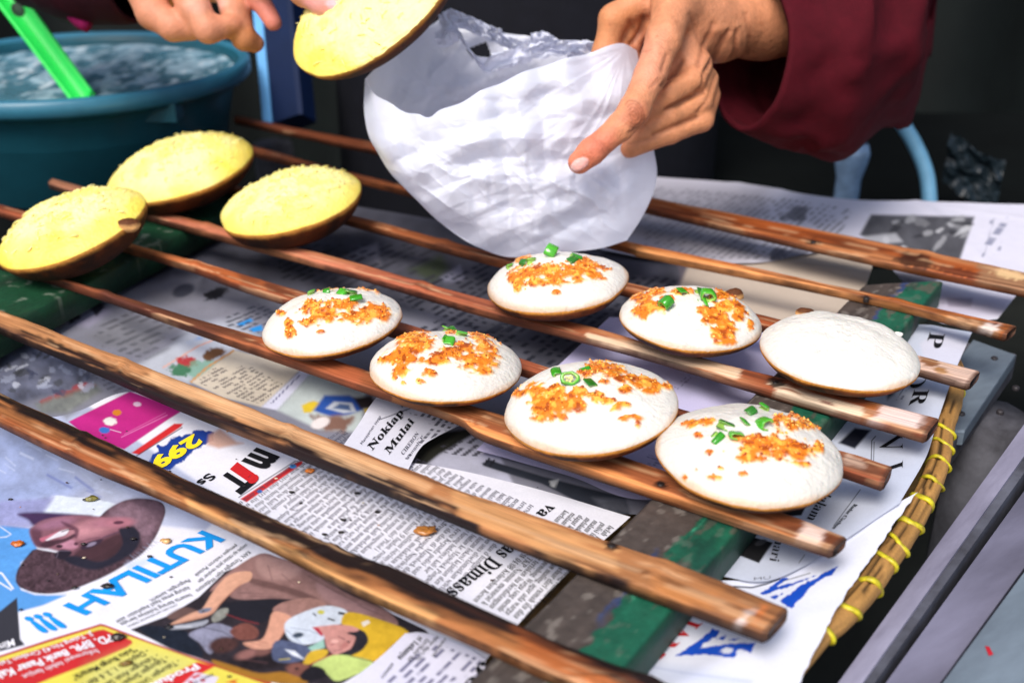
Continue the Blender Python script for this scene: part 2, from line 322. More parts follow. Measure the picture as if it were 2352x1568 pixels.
def slat(i, up, lo):
    n, m = 420, 13
    A = crom([at(*p, 0) for p in up], n); B = crom([at(*p, -TS) for p in lo], n); B[:, 2] = 0
    # the two edges run side by side: match by position along the slat
    tA, tB = A@U, B@U; t0, t1 = max(tA[0], tB[0]-.02), min(tA[-1], tB[-1]+.03)
    t = np.linspace(0, 1, n)
    A2 = np.stack([np.interp(tA[0]+(tA[-1]-tA[0])*t, tA, A[:, j]) for j in range(3)], 1)
    B2 = np.stack([np.interp(tB[0]+(tB[-1]-tB[0])*t, tB, B[:, j]) for j in range(3)], 1)
    wob = (vn(np.c_[t*26, t*0+i, t*0], 3)-.5)*.0016
    A2[:, :2] += (Vd[:2]*wob[:, None]); W = A2-B2; wn = np.linalg.norm(W, axis=1)
    cr = (1-np.cos(np.linspace(0, math.pi, m)))/2; rows = []
    nodes = [.93-.02*i % .05, .62-.07*(i % 3), .27+.05*(i % 2)]
    sw = sum(np.exp(-((t-nd)/.008)**2) for nd in nodes)*.0011
    sag = -.0016*np.sin(t*9+i)**2*.5
    zt = lambda c: -.0009*abs(2*c-1)**5
    dirW = W/wn[:, None]
    def pt3(c, z, out=0): 
        q_ = B2+W*c+dirW*out; q_ = q_.copy(); q_[:, 2] = z; return q_
    jag = lambda s_: (fbm(np.c_[t*90, t*0+s_, t*0+i], 3, 3)-.5)*.0008
    rows.append(pt3(0, -TS+.001)); rows.append(pt3(0, -.0021+jag(1), -.0003))
    for c in cr: rows.append(pt3(c, zt(c)+sw+sag+(jag(c*20)*.5)))
    rows.append(pt3(1, -.0021+jag(2), .0003)); rows.append(pt3(1, -TS+.001)); rows.append(pt3(.8, -TS)); rows.append(pt3(.2, -TS))
    R = np.stack(rows, 1); k = R.shape[1]                       # n x k ring
    R[0] = R[0].mean(0)*.0+R[0]; 
    for e, dd in ((0, -1), (1, -1)): pass
    # rounded ends
    cz = R[:, :, 2].mean(1, keepdims=True)
    V = R.copy()
    e0 = R[0].mean(0); e1 = R[-1].mean(0)
    endA = e0+(R[0]-e0)*.86-U*.0012; endB = e1+(R[-1]-e1)*.86+U*.0012
    V = np.concatenate((endA[None], V, endB[None]), 0); nn = n+2
    F = [tuple(f) for f in gridF(nn, k, True)]+[tuple(range(k)), tuple(range((nn-1)*k, nn*k))[::-1]]
    return V, F, nn, k
PALE, OR, DK, RED = (214, 178, 146), (192, 112, 52), (20, 13, 15), (136, 58, 28)
base = [(158, 100, 58), (168, 112, 70), (152, 86, 52), (142, 74, 46), (152, 82, 52), (166, 92, 50), (176, 98, 46), (160, 80, 36)]
def wear(i, p):
    c = p
    if i == 0:
        c.poly([(-200, 800), (0, 893), (161, 966), (366, 1061), (566, 1152), (689, 1209), (931, 1307), (1195, 1424), (1600, 1590), (1500, 1600), (1180, 1470), (1000, 1395), (850, 1330), (700, 1275), (560, 1215), (430, 1135), (300, 1065), (150, 1000), (0, 925), (-200, 840)], DK, 8, .985, wob=15, seed=1)
        c.poly([(0, 950), (150, 1015), (300, 1085), (300, 1110), (150, 1050), (0, 985)], RED, 12, .5, wob=10)
        c.poly([(430, 1150), (700, 1285), (1000, 1415), (1000, 1440), (700, 1310), (430, 1175)], (222, 168, 106), 8, .7, wob=8, seed=4)
        c.poly([(1180, 1440), (1500, 1600), (1420, 1630), (1200, 1520)], (172, 92, 46), 14, .7, wob=12)
    if i == 1:
        c.poly([(-200, 690), (0, 748), (150, 800), (300, 862), (420, 905), (520, 950), (470, 985), (330, 930), (200, 868), (0, 790), (-200, 730)], DK, 8, .985, wob=18, seed=2)
        c.poly([(500, 960), (600, 990), (700, 1020), (830, 1075), (760, 1110), (640, 1060)], (24, 12, 14), 10, .985, wob=20, seed=3)
        c.poly([(770, 1050), (900, 1105), (1050, 1160), (1110, 1200), (1100, 1240), (940, 1180), (800, 1110)], (20, 12, 18), 9, .985, wob=18, seed=5)
        c.poly([(1180, 1250), (1300, 1275), (1440, 1330), (1470, 1370), (1440, 1385), (1290, 1330)], (20, 13, 18), 9, .985, wob=15, seed=6)
        c.poly([(350, 850), (600, 950), (850, 1055), (1000, 1110), (980, 1130), (800, 1065), (560, 965), (330, 870)], (222, 172, 124), 8, .65, wob=8, seed=7)
        c.poly([(1050, 1130), (1420, 1260), (1420, 1310), (1250, 1260), (1050, 1180)], (210, 154, 100), 10, .7, wob=18, seed=8)
        c.poly([(1500, 1310), (1650, 1360), (1640, 1420), (1490, 1370)], (190, 122, 66), 14, .6, wob=18)
        c.poly([(1712, 1400), (1735, 1400), (1700, 1455), (1670, 1440)], (232, 214, 206), 5, .85, wob=8)
        c.poly([(1752, 1385), (1765, 1390), (1740, 1440), (1722, 1432)], (196, 112, 60), 4, .8, wob=5)
        c.ell(1405, 1252, 20, 9, DK, 20, al=.85, wob=.5)
    if i == 2:
        c.poly([(-200, 530), (0, 600), (200, 665), (380, 715), (380, 735), (200, 690), (0, 625), (-200, 560)], (110, 52, 38), 10, .7, wob=8)
        c.poly([(230, 655), (440, 722), (620, 775), (600, 800), (420, 745), (240, 690)], (70, 38, 30), 8, .6, wob=12, seed=4)
        c.poly([(560, 760), (700, 800), (830, 850), (820, 900), (640, 825)], (176, 92, 58), 10, .6, wob=10)
        c.poly([(880, 862), (1170, 955), (1500, 1065), (1500, 1090), (1170, 985), (900, 890)], (120, 72, 42), 10, .65, wob=10, seed=9)
        c.poly([(900, 905), (1200, 1010), (1600, 1150), (1880, 1250), (1870, 1262), (1580, 1165), (1190, 1030), (900, 925)], (232, 150, 88), 4, .8, wob=5, seed=5)
        c.poly([(1850, 1195), (1905, 1212), (1880, 1250), (1830, 1235)], (228, 200, 186), 6, .9, wob=8)
        c.ell(1518, 1112, 16, 8, DK, 18, al=.9, wob=.4); c.ell(1738, 1165, 14, 6, (90, 50, 30), 18, al=.6, wob=.4)
    if i == 3:
        c.poly([(300, 555), (600, 640), (610, 665), (300, 580)], (196, 104, 54), 8, .6, wob=8)
        c.poly([(540, 615), (590, 632), (600, 660), (560, 648)], (88, 44, 30), 6, .6, wob=8)
        c.poly([(1935, 1030), (2040, 1066), (2020, 1100), (1930, 1070)], (160, 106, 74), 8, .6, wob=10); c.ell(1960, 1060, 30, 14, (206, 170, 146), 18, wob=.5)
    if i == 4:
        c.poly([(350, 480), (700, 575), (950, 650), (950, 662), (700, 595), (350, 497)], (196, 116, 90), 6, .7, wob=6)
        c.poly([(820, 612), (1100, 690), (1400, 770), (1400, 790), (1100, 715), (820, 640)], (158, 84, 56), 8, .6, wob=8, seed=3)
        c.poly([(1350, 760), (1560, 815), (1700, 850), (1690, 872), (1500, 820), (1350, 780)], (236, 206, 172), 4, .8, wob=8, seed=4)
        c.poly([(1770, 880), (2010, 945), (2000, 968), (1780, 905)], (238, 214, 184), 5, .85, wob=9, seed=5)
        c.poly([(2025, 925), (2130, 955), (2110, 990), (2000, 965)], (236, 210, 200), 4, .9, wob=5, seed=6)
        c.poly([(1990, 925), (2030, 925), (2010, 960), (1975, 965)], (166, 98, 50), 4, .8, wob=8)
        c.ell(1782, 878, 22, 10, DK, 16, al=.92, wob=.5); c.ell(1900, 925, 20, 3, (110, 50, 46), 18, al=.8, wob=.4); c.ell(1650, 815, 12, 4, (90, 50, 36), 14, wob=.4)
        c.poly([(2120, 950), (2160, 955), (2130, 1000), (2100, 990)], (120, 86, 66), 5, .7, wob=8)
        c.poly([(100, 400), (250, 440), (240, 470), (100, 440)], (140, 96, 76), 6, .7)
    if i == 5:
        c.poly([(1650, 700), (2090, 815), (2080, 850), (1650, 740)], (140, 62, 34), 14, .6)
        c.poly([(2110, 800), (2250, 845), (2230, 890), (2090, 850)], (214, 184, 166), 8, .85, wob=10)
        c.ell(2135, 830, 24, 10, (130, 86, 56), 16, wob=.5); c.ell(2160, 850, 16, 8, (156, 110, 66), 16, wob=.4)
        c.poly([(700, 450), (1130, 570), (1120, 610), (700, 510)], (128, 74, 46), 14, .6)
    if i == 6:
        c.poly([(1450, 560), (1900, 660), (2200, 730), (2180, 745), (1880, 685), (1450, 590)], (228, 158, 96), 6, .7, wob=6, seed=5)
        c.ell(1990, 684, 14, 6, DK, 14, al=.9, wob=.4); c.poly([(2180, 722), (2300, 750), (2290, 775), (2170, 745)], (186, 142, 104), 6, .7, wob=8)
        c.poly([(2268, 738), (2300, 745), (2270, 772), (2242, 766)], (226, 210, 200), 4, .85, wob=5); c.line([(2290, 740), (2262, 772)], 3, (110, 50, 30))
        c.poly([(560, 330), (940, 420), (940, 450), (560, 370)], (104, 58, 40), 12, .55)
    if i == 7:
        c.poly([(540, 262), (860, 320), (860, 360), (540, 290)], (92, 52, 36), 14, .7)
        c.poly([(1480, 455), (1600, 480), (1600, 520), (1480, 495)], (116, 52, 24), 14, .7, wob=10)
        c.poly([(1600, 490), (2000, 565), (2000, 580), (1600, 515)], (110, 52, 26), 8, .5, wob=10)
        c.ell(1868, 556, 18, 7, DK, 10, al=.9, wob=.4); c.ell(2100, 598, 40, 16, DK, 10, al=.85, wob=.6); c.ell(2200, 625, 60, 10, (90, 34, 20), 12, al=.8, wob=.6)
        c.poly([(2250, 605), (2430, 640), (2430, 690), (2240, 650)], (150, 116, 86), 10, .8, wob=14); c.ell(2320, 630, 40, 10, (214, 178, 130), 14, wob=.5)
for i, (up, lo) in enumerate(SL):
    V, F, nn, k = slat(i, up, lo); p = Paint(V, base[i])
    P3 = V.reshape(-1, 3); p.wq = np.stack((P3@U*26, P3@Vd*420, P3[:, 2]*300), -1); st = np.stack((P3@U*14, P3@Vd*260, P3[:, 2]*200+i*9), -1)
    p.c *= (1+.62*(fbm(st, 4, 40+i)-.5))[:, None]
    st2 = np.stack((P3@U*7, P3@Vd*60, P3[:, 2]*0+i*5), -1); f2 = smooth(.52, .72, fbm(st2, 3, 70+i))[:, None]
    p.c = p.c*(1-f2*.5)+lin((206, 146, 98))*f2*.5
    f3 = smooth(.57, .68, fbm(st2*1.3+9, 4, 170+i))[:, None]; p.c = p.c*(1-f3*.6)+lin((58, 30, 22))*f3*.6
    wear(i, p)
    f4 = smooth(.60, .70, fbm(np.stack((P3@U*9, P3@Vd*340, P3[:, 2]*200+i*3), -1), 4, 210+i))[:, None]; p.c = p.c*(1-f4*.55)+lin((60, 32, 24))*f4*.55
    f5 = smooth(.63, .70, fbm(np.stack((P3@U*18, P3@Vd*500, P3[:, 2]*200+i*7), -1), 4, 230+i))[:, None]; p.c = p.c*(1-f5*.45)+lin((222, 176, 132))*f5*.45
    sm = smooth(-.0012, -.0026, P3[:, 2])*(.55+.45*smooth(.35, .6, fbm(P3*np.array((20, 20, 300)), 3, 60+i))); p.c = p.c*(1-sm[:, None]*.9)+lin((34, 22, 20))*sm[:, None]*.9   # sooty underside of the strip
    e = np.zeros(nn*k); e[:k*2] = 1; e[-2*k:] = 1; p.c = p.c*(1-e[:, None]*.7)+lin((74, 52, 42))*e[:, None]*.7
    p.c *= (1+.35*(fbm(st*1.7, 3, 140+i)-.5))[:, None]
    o = adopt(mesh('slat', V, F, M['bamboo'], None, np.clip(p.c, 0, 1)), rack)
m_bar = mat('flaking_bar_paint', attr='print', rough=.6, noise=.22, nscale=220, bump=.5, bscale=260)
def crossbar(L0, L1, R0, R1, ops):
    n, m = 500, 60; zt = -TS-.0004; th = .020; s, t = np.linspace(0, 1, n), np.linspace(0, 1, m)
    a, b, c, d = (at(*q, zt) for q in (L0, L1, R0, R1))
    E0 = a+(b-a)*s[:, None]; E1 = c+(d-c)*s[:, None]; g_ = E0[:, None]+(E1-E0)[:, None]*t[None, :, None]
    g_[..., 2] += (fbm(g_*60, 3, 3)-.5)*.0012-.0012*np.maximum(abs(2*t-1)-.93, 0)[None]/.07
    top = g_.copy(); lo1 = g_[:, -1:].copy(); lo1[..., 2] = zt-th; lo0 = g_[:, :1].copy(); lo0[..., 2] = zt-th
    R = np.concatenate((lo0, top, lo1), 1); k = R.shape[1]; p = Paint(R, (72, 63, 58)); ops(p, R.reshape(-1, 3))
    F = [tuple(f) for f in gridF(n, k, True)]+[tuple(range(k)), tuple(range((n-1)*k, n*k))[::-1]]
    adopt(mesh('crossbar', R, F, m_bar, None, np.clip(p.c, 0, 1)), rack)
GR = (20, 84, 62)
def opsR(p, P):
    w_ = np.tile(np.r_[0, np.linspace(0, 1, 60), 1], 500); n1 = fbm(P*np.array((90, 90, 0)), 4, 5)
    p.c *= (1+.5*(fbm(P*160, 4, 8)-.5))[:, None]
    mb = smooth(.46, .5, w_+.25*(n1-.5))*(1-smooth(.60, .64, w_+.25*(n1-.5))); mb = mb*smooth(.42, .58, fbm(np.stack((P@Vd*40, P@U*90, P[:, 2]*0), -1), 3, 77)); p.c = p.c*(1-mb[:, None]*.7)+lin((30, 58, 104))*mb[:, None]*.7
    m1 = smooth(.56, .58, w_+.35*(fbm(P*70, 4, 15)-.5)); p.c = p.c*(1-m1[:, None])+lin(GR)*(1+.3*(fbm(P*120, 3, 2)-.5))[:, None]*m1[:, None]
    m2 = smooth(.64, .67, fbm(np.stack((P@Vd*28, P@U*120, P[:, 2]*0), -1), 3, 31))*smooth(.40, .44, w_)*(1-smooth(.62, .66, w_)); p.c = p.c*(1-m2[:, None])+lin((56, 142, 110))*m2[:, None]
    m3 = smooth(.62, .68, fbm(np.stack((P@Vd*45, P@U*170, P[:, 2]*0), -1), 4, 44))*m1; p.c = p.c*(1-m3[:, None]*.7)+lin((84, 76, 68))*m3[:, None]*.7
    m4 = smooth(.60, .72, fbm(np.stack((P@Vd*18, P@U*60, P[:, 2]*0), -1), 4, 61))*m1; p.c = p.c*(1-m4[:, None]*.55)+lin((14, 44, 38))*m4[:, None]*.55
    m5 = smooth(.66, .70, fbm(np.stack((P@Vd*120, P@U*260, P[:, 2]*0), -1), 3, 91))*(P[:, 2] > -TS-.003)*(.3+.7*(1-m1)); p.c = p.c*(1-m5[:, None]*.5)+lin((128, 120, 112))*m5[:, None]*.5
    gb = (fbm(np.stack((P@Vd*16, P@U*220, P[:, 2]*0), -1), 4, 99)-.5)*.7; p.c = p.c*(1+gb)[:, None]
    e_ = smooth(.93, 1, abs(2*w_-1)); p.c = p.c*(1-.5*e_)[:, None]
def opsL(p, P):
    p.c[:] = lin((12, 62, 36))*(1+.3*(fbm(P*60, 3, 2)-.5))[:, None]
    m3 = smooth(.66, .72, fbm(P*130, 3, 4))*(P[:, 2] > -TS-.003); p.c = p.c*(1-m3[:, None]*.5)+lin((128, 138, 122))*m3[:, None]*.5; m4 = smooth(.5, .7, fbm(np.stack((P@Vd*14, P@U*50, P[:, 2]*0), -1), 4, 61)); p.c = p.c*(1-m4[:, None]*.6)+lin((14, 30, 22))*m4[:, None]*.6
crossbar((1000, 1640), (1982, 655), (1360, 1622), (2166, 645), opsR)
crossbar((-330, 780), (420, 395), (-90, 800), (575, 455), opsL)
m_nail = mat('burnt_nail', (30, 22, 20), .5, noise=.3)
for q in ((1868, 556), (1990, 684), (1782, 878), (1518, 1112), (1405, 1252), (2060, 770)):
    v, f = lathe([(0.0001, .0007), (.0016, .0006), (.0021, .0001), (.0021, -.003)], 10)
    adopt(mesh('nail_head', v+at(*q, -.0003), [tuple(x) for x in f], m_nail), rack)
# ------------------------------------------------------------------ cakes
PA = lambda k, L: [Z(k, a, b)+(c*r, d*r) for (a, b, c, d) in L for r in [1/ZC[k][2]/1.7415]]
TOP = {
 'c1': PA('a', [(540, 380, 60, 18), (650, 365, 130, 24), (720, 340, 50, 24), (870, 345, 70, 18), (1040, 370, 80, 20), (1110, 385, 36, 24), (640, 500, 100, 46), (720, 560, 160, 70), (850, 500, 140, 56), (930, 570, 160, 56), (1080, 540, 110, 50), (1130, 570, 60, 44), (600, 620, 55, 36), (480, 690, 46, 46), (460, 620, 28, 34), (690, 690, 30, 20), (410, 555, 30, 18)]),
 'c2': PA('a', [(1330, 720, 80, 50), (1350, 800, 110, 66), (1420, 760, 90, 70), (1290, 850, 110, 46), (1190, 890, 74, 40), (1270, 970, 64, 42), (1330, 890, 120, 46), (1500, 900, 60, 34), (1560, 870, 80, 46), (1640, 840, 100, 50), (1480, 650, 70, 22), (1580, 640, 56, 22), (1720, 620, 50, 18), (1640, 680, 50, 24), (1480, 990, 55, 34), (1410, 1050, 36, 20), (1230, 1020, 24, 18), (1290, 1060, 15, 10), (1740, 800, 80, 50), (1850, 720, 76, 60), (1880, 800, 90, 60), (1800, 900, 90, 70), (1900, 880, 80, 74), (1850, 960, 80, 34), (1760, 930, 40, 50), (1910, 970, 46, 26)]),
 'c3': PA('b', [(260, 120, 56, 26), (230, 240, 56, 42), (280, 215, 80, 50), (250, 280, 46, 34), (400, 195, 110, 50), (450, 240, 100, 40), (560, 200, 100, 56), (640, 180, 90, 40), (680, 220, 56, 26), (620, 140, 56, 26), (460, 320, 26, 18), (730, 240, 24, 9), (240, 120, 40, 20), (760, 185, 25, 7), (360, 260, 60, 26)]),
 'c4': PA('b', [(960, 350, 62, 42), (1000, 400, 80, 42), (940, 430, 50, 34), (960, 460, 28, 18), (1030, 320, 56, 26), (1090, 350, 40, 20), (1180, 310, 56, 22), (1400, 340, 62, 40), (1420, 400, 90, 50), (1380, 460, 90, 50), (1430, 500, 80, 50), (1420, 560, 66, 46), (1440, 600, 50, 24), (1330, 420, 62, 34), (1500, 440, 52, 50), (1545, 350, 30, 22), (1570, 500, 26, 26), (1480, 330, 56, 24)]),
 'c6': PA('b', [(350, 870, 70, 40), (380, 920, 80, 50), (440, 880, 70, 50), (480, 960, 100, 64), (400, 980, 80, 56), (560, 950, 86, 50), (480, 1030, 76, 24), (370, 1040, 50, 20), (265, 890, 40, 20), (225, 900, 18, 13), (330, 945, 54, 16), (590, 890, 56, 34), (690, 920, 46, 34), (640, 780, 60, 24), (720, 740, 86, 32), (800, 770, 86, 40), (880, 810, 86, 32), (860, 870, 50, 26), (960, 830, 80, 30), (1040, 850, 80, 26), (1010, 880, 46, 18), (1100, 860, 46, 16), (740, 830, 30, 16), (750, 940, 50, 24), (810, 970, 50, 24), (860, 960, 26, 22), (910, 1030, 56, 20), (930, 1062, 16, 20), (850, 1040, 26, 14)]),
 'c7': PA('b', [(1280, 1060, 90, 22), (1230, 1072, 50, 26), (1560, 1150, 80, 34), (1620, 1190, 100, 50), (1700, 1180, 120, 50), (1800, 1200, 100, 50), (1860, 1240, 70, 42), (1560, 1220, 80, 32), (1550, 1270, 80, 22), (1640, 1270, 54, 18), (1880, 1300, 54, 22), (1720, 1240, 100, 34), (1740, 1040, 54, 26), (1800, 1070, 70, 40), (1870, 1060, 70, 34), (1930, 1080, 54, 22), (1965, 1040, 36, 26), (1840, 1020, 54, 18), (1960, 1200, 36, 36), (1335, 1230, 30, 15), (1400, 1320, 18, 10), (1365, 1375, 34, 14), (1525, 1350, 24, 14), (1265, 1325, 9, 7), (1190, 1370, 14, 24), (1420, 1220, 13, 7), (1275, 1130, 26, 18)])}
CH_ = {'c1': Z('a', 740, 393, 840, 405, 910, 422, 955, 452, 640, 410), 'c2': Z('a', 1560, 742, 1610, 765, 1630, 684, 1588, 676, 1720, 712),
 'c3': Z('b', 340, 143, 435, 100, 540, 130, 578, 120, 210, 168, 284, 153), 'c4': Z('b', 1085, 402, 1325, 352, 1270, 322, 1180, 326, 1295, 372),
 'c6': Z('b', 470, 768, 545, 826, 648, 845, 605, 750), 'c7': Z('b', 1370, 1150, 1495, 1140, 1435, 1080, 1522, 1068, 1650, 1066, 1560, 1002, 1640, 985)}
LB = {'c1': 'serabi cake with orange crumbs and chili, farthest left of the white cakes', 'c2': 'serabi cake broadly spread with orange crumbs, just right of the leftmost white cake',
 'c3': 'serabi cake with orange crumbs and chili right under the white plastic bag', 'c4': 'serabi cake with lone green chili piece beside a bare white peak, by the plain cake',
 'c5': 'plain white serabi cake without any topping, near the slat ends', 'c6': 'serabi cake with a chili ring cut across showing seeds on top', 'c7': 'biggest serabi cake, front right, chili scattered over orange crumbs',
 'y1': 'yellow topped serabi cake at the left edge, burnt knob on its rim', 'y2': 'yellow topped serabi cake in front of the teal basin, behind the others', 'y3': 'yellow topped serabi cake with shredded bits, nearest the bag',
 'y4': 'yellow topped serabi cake held tilted in the hand above the bag'}
def frame(nrm, side):
    n_ = np.asarray(nrm, float); n_ /= np.linalg.norm(n_); x_ = np.asarray(side, float); x_ = x_-n_*(x_@n_); x_ /= np.linalg.norm(x_)
    return np.stack((x_, np.cross(n_, x_), n_), 1)
def cake(key, cen, R, Rm, hd, dc, seed, yellow=False, squash=1.):
    nr, na = 64, 190; a = np.linspace(0, 2*math.pi, na, endpoint=False)
    rim = 1+.035*(fbm(np.stack((np.cos(a)*1.4, np.sin(a)*1.4, a*0+seed), -1), 3, seed)-.5)*2+.022*(fbm(np.stack((np.cos(a)*3.2, np.sin(a)*3.2, a*0+seed), -1), 2, seed)-.5)
    rows, kind = [], []; ap = np.random.default_rng(seed).uniform(-.38, .38, 2)
    for i in range(nr):                                     # dome from centre to rim
        r = 1-(1-i/(nr-1))**1.35 if i else .0015
        r = max(r, .0015); zz = hd*(.55*(1-r**1.5)+.45*math.sqrt(1-r*r)) if not yellow else hd*(1-r**1.75)**.7
        rows.append(np.stack((R*rim*r*np.cos(a)+ap[0]*R*(1-r)*r, R*rim*r*np.sin(a)*squash+ap[1]*R*(1-r)*r, np.full(na, zz)), -1)); kind.append(0)
    nb = 26
    for i in range(1, nb+1):                                # pan-shaped crust from rim to centre underneath
        r = max(1-(i/nb)**1.9, .002); zz = -dc*(1-r**2.1)**.55; b = 1+.006*math.sin(math.pi*min(1, i/4))
        rows.append(np.stack((R*rim*r*b*np.cos(a), R*rim*r*b*np.sin(a)*squash, np.full(na, zz)), -1)); kind.append(1)
    L = np.stack(rows); N_ = len(rows); kind = np.repeat(np.array(kind), na)
    rn = np.hypot(L[..., 0], L[..., 1])/R
    bumpy = (fbm(L*26+seed*3, 3, seed)-.5)*.0062*(1-rn**4); L[:nr, :, 2] += bumpy[:nr]
    lump = (fbm(L*90+seed*5, 3, seed+3)-.5); L[:nr, :, 2] += (lump*.0022*(1-rn**6))[:nr]
    if yellow: L[:nr, :, 2] += ((abs(fbm(L*np.array((300, 520, 300))+seed, 3, seed+9)-.5))*.0062*(1-rn**5))[:nr]
    Wd = L.reshape(-1, 3)@Rm.T+cen
    white, crust = ((223, 218, 208), (160, 80, 22)) if not yellow else ((250, 239, 158), (104, 50, 14))
    p = Paint(Wd, white); Lf = L.reshape(-1, 3); rf = rn.reshape(-1)
    if yellow:
        f = fbm(Lf*170+seed, 4, seed+1)[:, None]; p.c = p.c*(1-smooth(.42, .66, f)*.75)+lin((250, 240, 168))*smooth(.42, .66, f)*.7
        f = smooth(.55, .7, fbm(Lf*55+seed+7, 3, seed+4))[:, None]; p.c = p.c*(1-f*.5)+lin((244, 216, 70))*f*.6
        e = smooth(.55, 1.0, rf+.7*(fbm(Lf*34, 3, seed+2)-.5))[:, None]; p.c = p.c*(1-e*.7)+lin((236, 206, 60))*e*.75
    else:
        f = fbm(Lf*40+seed, 4, seed+1)[:, None]; p.c *= 1+.16*(f-.5); g2 = smooth(.80, .98, rf)[:, None]; p.c *= 1-.10*g2
        e = smooth(.955, 1.01, rf+.08*(fbm(Lf*45, 3, seed)-.5))[:, None]; p.c = p.c*(1-e*.5)+lin((206, 148, 84))*e*.5
        pit = smooth(.72, .86, vn(Lf*520, seed+80))*smooth(.45, .65, fbm(Lf*60, 3, seed+81)); p.c *= (1-.16*pit)[:, None]; Wd = Wd-Rm[:, 2]*(.0005*pit*(kind == 0))[:, None]
    topm = np.full(len(Wd), -1.); px = p.px
    for (x, y, rx, ry) in TOP.get(key, []):
        topm = np.maximum(topm, 1.25-np.hypot((px[:, 0]-x)/rx, (px[:, 1]-y)/ry))
    if key in TOP:
        topm = topm+1.9*(fbm(Wd*300, 4, seed+20)-.56); tm = smooth(.08, .36, topm)*(kind == 0)
        n1 = fbm(Wd*560, 4, seed+21); n2 = vn(Wd*330, seed+22)
        tc = np.where((n2 > .72)[:, None], lin((164, 74, 12)), np.where((n2 < .36)[:, None], lin((240, 170, 66)), lin((220, 122, 28))))*(1+.5*(n1-.5))[:, None]
        halo = smooth(-.2, .15, topm)*(kind == 0)*.45; p.c = p.c*(1-halo[:, None])+lin((246, 220, 176))*halo[:, None]
        p.c = p.c*(1-tm[:, None])+tc*tm[:, None]
        Wd = Wd+Rm[:, 2]*((.0002+.0018*(fbm(Wd*460, 3, seed+30)))*tm)[:, None]
    cr = kind == 1
    n1 = fbm(Lf*130, 4, seed+50); zz = -Lf[:, 2]/dc
    dk = smooth(.0, .34, zz+.9*(n1-.5)); cc = lin(crust)*(1+1.2*(n1-.5))[:, None]; cc = cc*(1-dk[:, None]*.85)+lin((58, 28, 9))*dk[:, None]*.85
    burn = smooth(.54, .62, fbm(Lf*75+seed*2, 4, seed+60)); cc = cc*(1-burn[:, None]*.75)+lin((40, 24, 12))*burn[:, None]*.75
    lip = smooth(.0, .16, zz+.12*(n1-.5))[:, None]; p.c[cr] = (lin((206, 140, 62))*(1-lip)+cc*lip)[cr]
    # black specks
    if not yellow:
        sp = (vn(Lf*760, seed+70) > .985) & (kind == 0); p.c[sp] *= .25
    F = gridF(N_, na, True); grp = 'yellow topped serabi cakes' if yellow else 'white serabi cakes on the rack'
    root = thing('serabi_cake', LB[key], 'pancake', tuple(cen-Rm[:, 2]*dc), grp)
    nd = nr*na; col = np.clip(p.c, 0, 1)
    k1 = (nr-1)*na
    adopt(mesh('white_top' if not yellow else 'yellow_top', Wd[:nd], gridF(nr, na, True), M['cake'], None, col[:nd]), root)
    cV = Wd[k1:]; cc2 = col[k1:].copy(); cc2[:na] = lin((206, 140, 62))*(1+.8*(fbm(Wd[k1:k1+na]*60, 3, seed)-.5))[:, None]
    adopt(mesh('browned_crust', cV, gridF(N_-nr+1, na, True), M['crust'], None, cc2), root)
    if key in TOP:                                          # crumbs standing proud of the topping
        ids = np.nonzero((tm[:nd] > .5))[0]; sel = rng.choice(ids, min(300, len(ids)), replace=False); parts = []; cols = []
        bm = bmesh.new(); bmesh.ops.create_icosphere(bm, subdivisions=1, radius=1); iv = np.array([v.co[:] for v in bm.verts]); jf = [tuple(v.index for v in f.verts) for f in bm.faces]; bm.free()
        for s_ in sel:
            r_ = rng.uniform(.00025, .0009)*rng.choice([.7, 1, 1.15]); sc_ = rng.uniform(.6, 1.3, 3); v = iv*(1+rng.uniform(-.3, .3, (len(iv), 1)))*sc_*r_
            parts.append((v+Wd[s_]+Rm[:, 2]*r_*.1, jf)); c_ = [(226, 128, 32), (204, 104, 24), (240, 168, 62), (170, 76, 16), (246, 190, 100)][rng.integers(5)]
            cols.append(np.tile(lin(c_)*rng.uniform(.8, 1.15), (len(iv), 1)))
        V, F2 = join(parts); o = adopt(mesh('crumb_topping', V, F2, M['crumb'], None, np.vstack(cols)), root); tag(o, kind='stuff')
    if key in CH_:
        tp = p.px[:nd]; 
        for n_, (x, y) in enumerate(CH_[key]):
            j = int(np.argmin(np.hypot(tp[:, 0]-x, tp[:, 1]-y)))
            big = (key == 'c6' and n_ == 1) or (key == 'c3' and n_ == 1) or (key == 'c4' and n_ in (0, 1))
            ro = (.0047 if big else rng.uniform(.0030, .0040)); ln = rng.uniform(.005, .0095); ns = 16; half = rng.uniform(.55, 1.) if not big else 1.; arc = 2*math.pi if big else rng.uniform(2.4, 4.6); ph0 = rng.uniform(0, 6.28) if big else -arc/2+math.pi*.5*rng.uniform(-.5, .5); sq = rng.uniform(.55, .9)
            ax = Rm[:, 0]*rng.normal()+Rm[:, 1]*rng.normal()+Rm[:, 2]*rng.uniform(-.1, .5)
            if key == 'c6' and n_ == 1: ax = np.array((0, CS*-.75, .66)); ln = .003
            ax /= np.linalg.norm(ax); o1 = np.cross(ax, Rm[:, 2]+.01); o1 /= np.linalg.norm(o1); o2 = np.cross(ax, o1); o2 *= np.sign(o2@Rm[:, 2]+1e-6); V = []; cl = []; key_n = len(key)+n_*2.1; sq0, sq1 = (1, 1) if big else (1.15, sq)
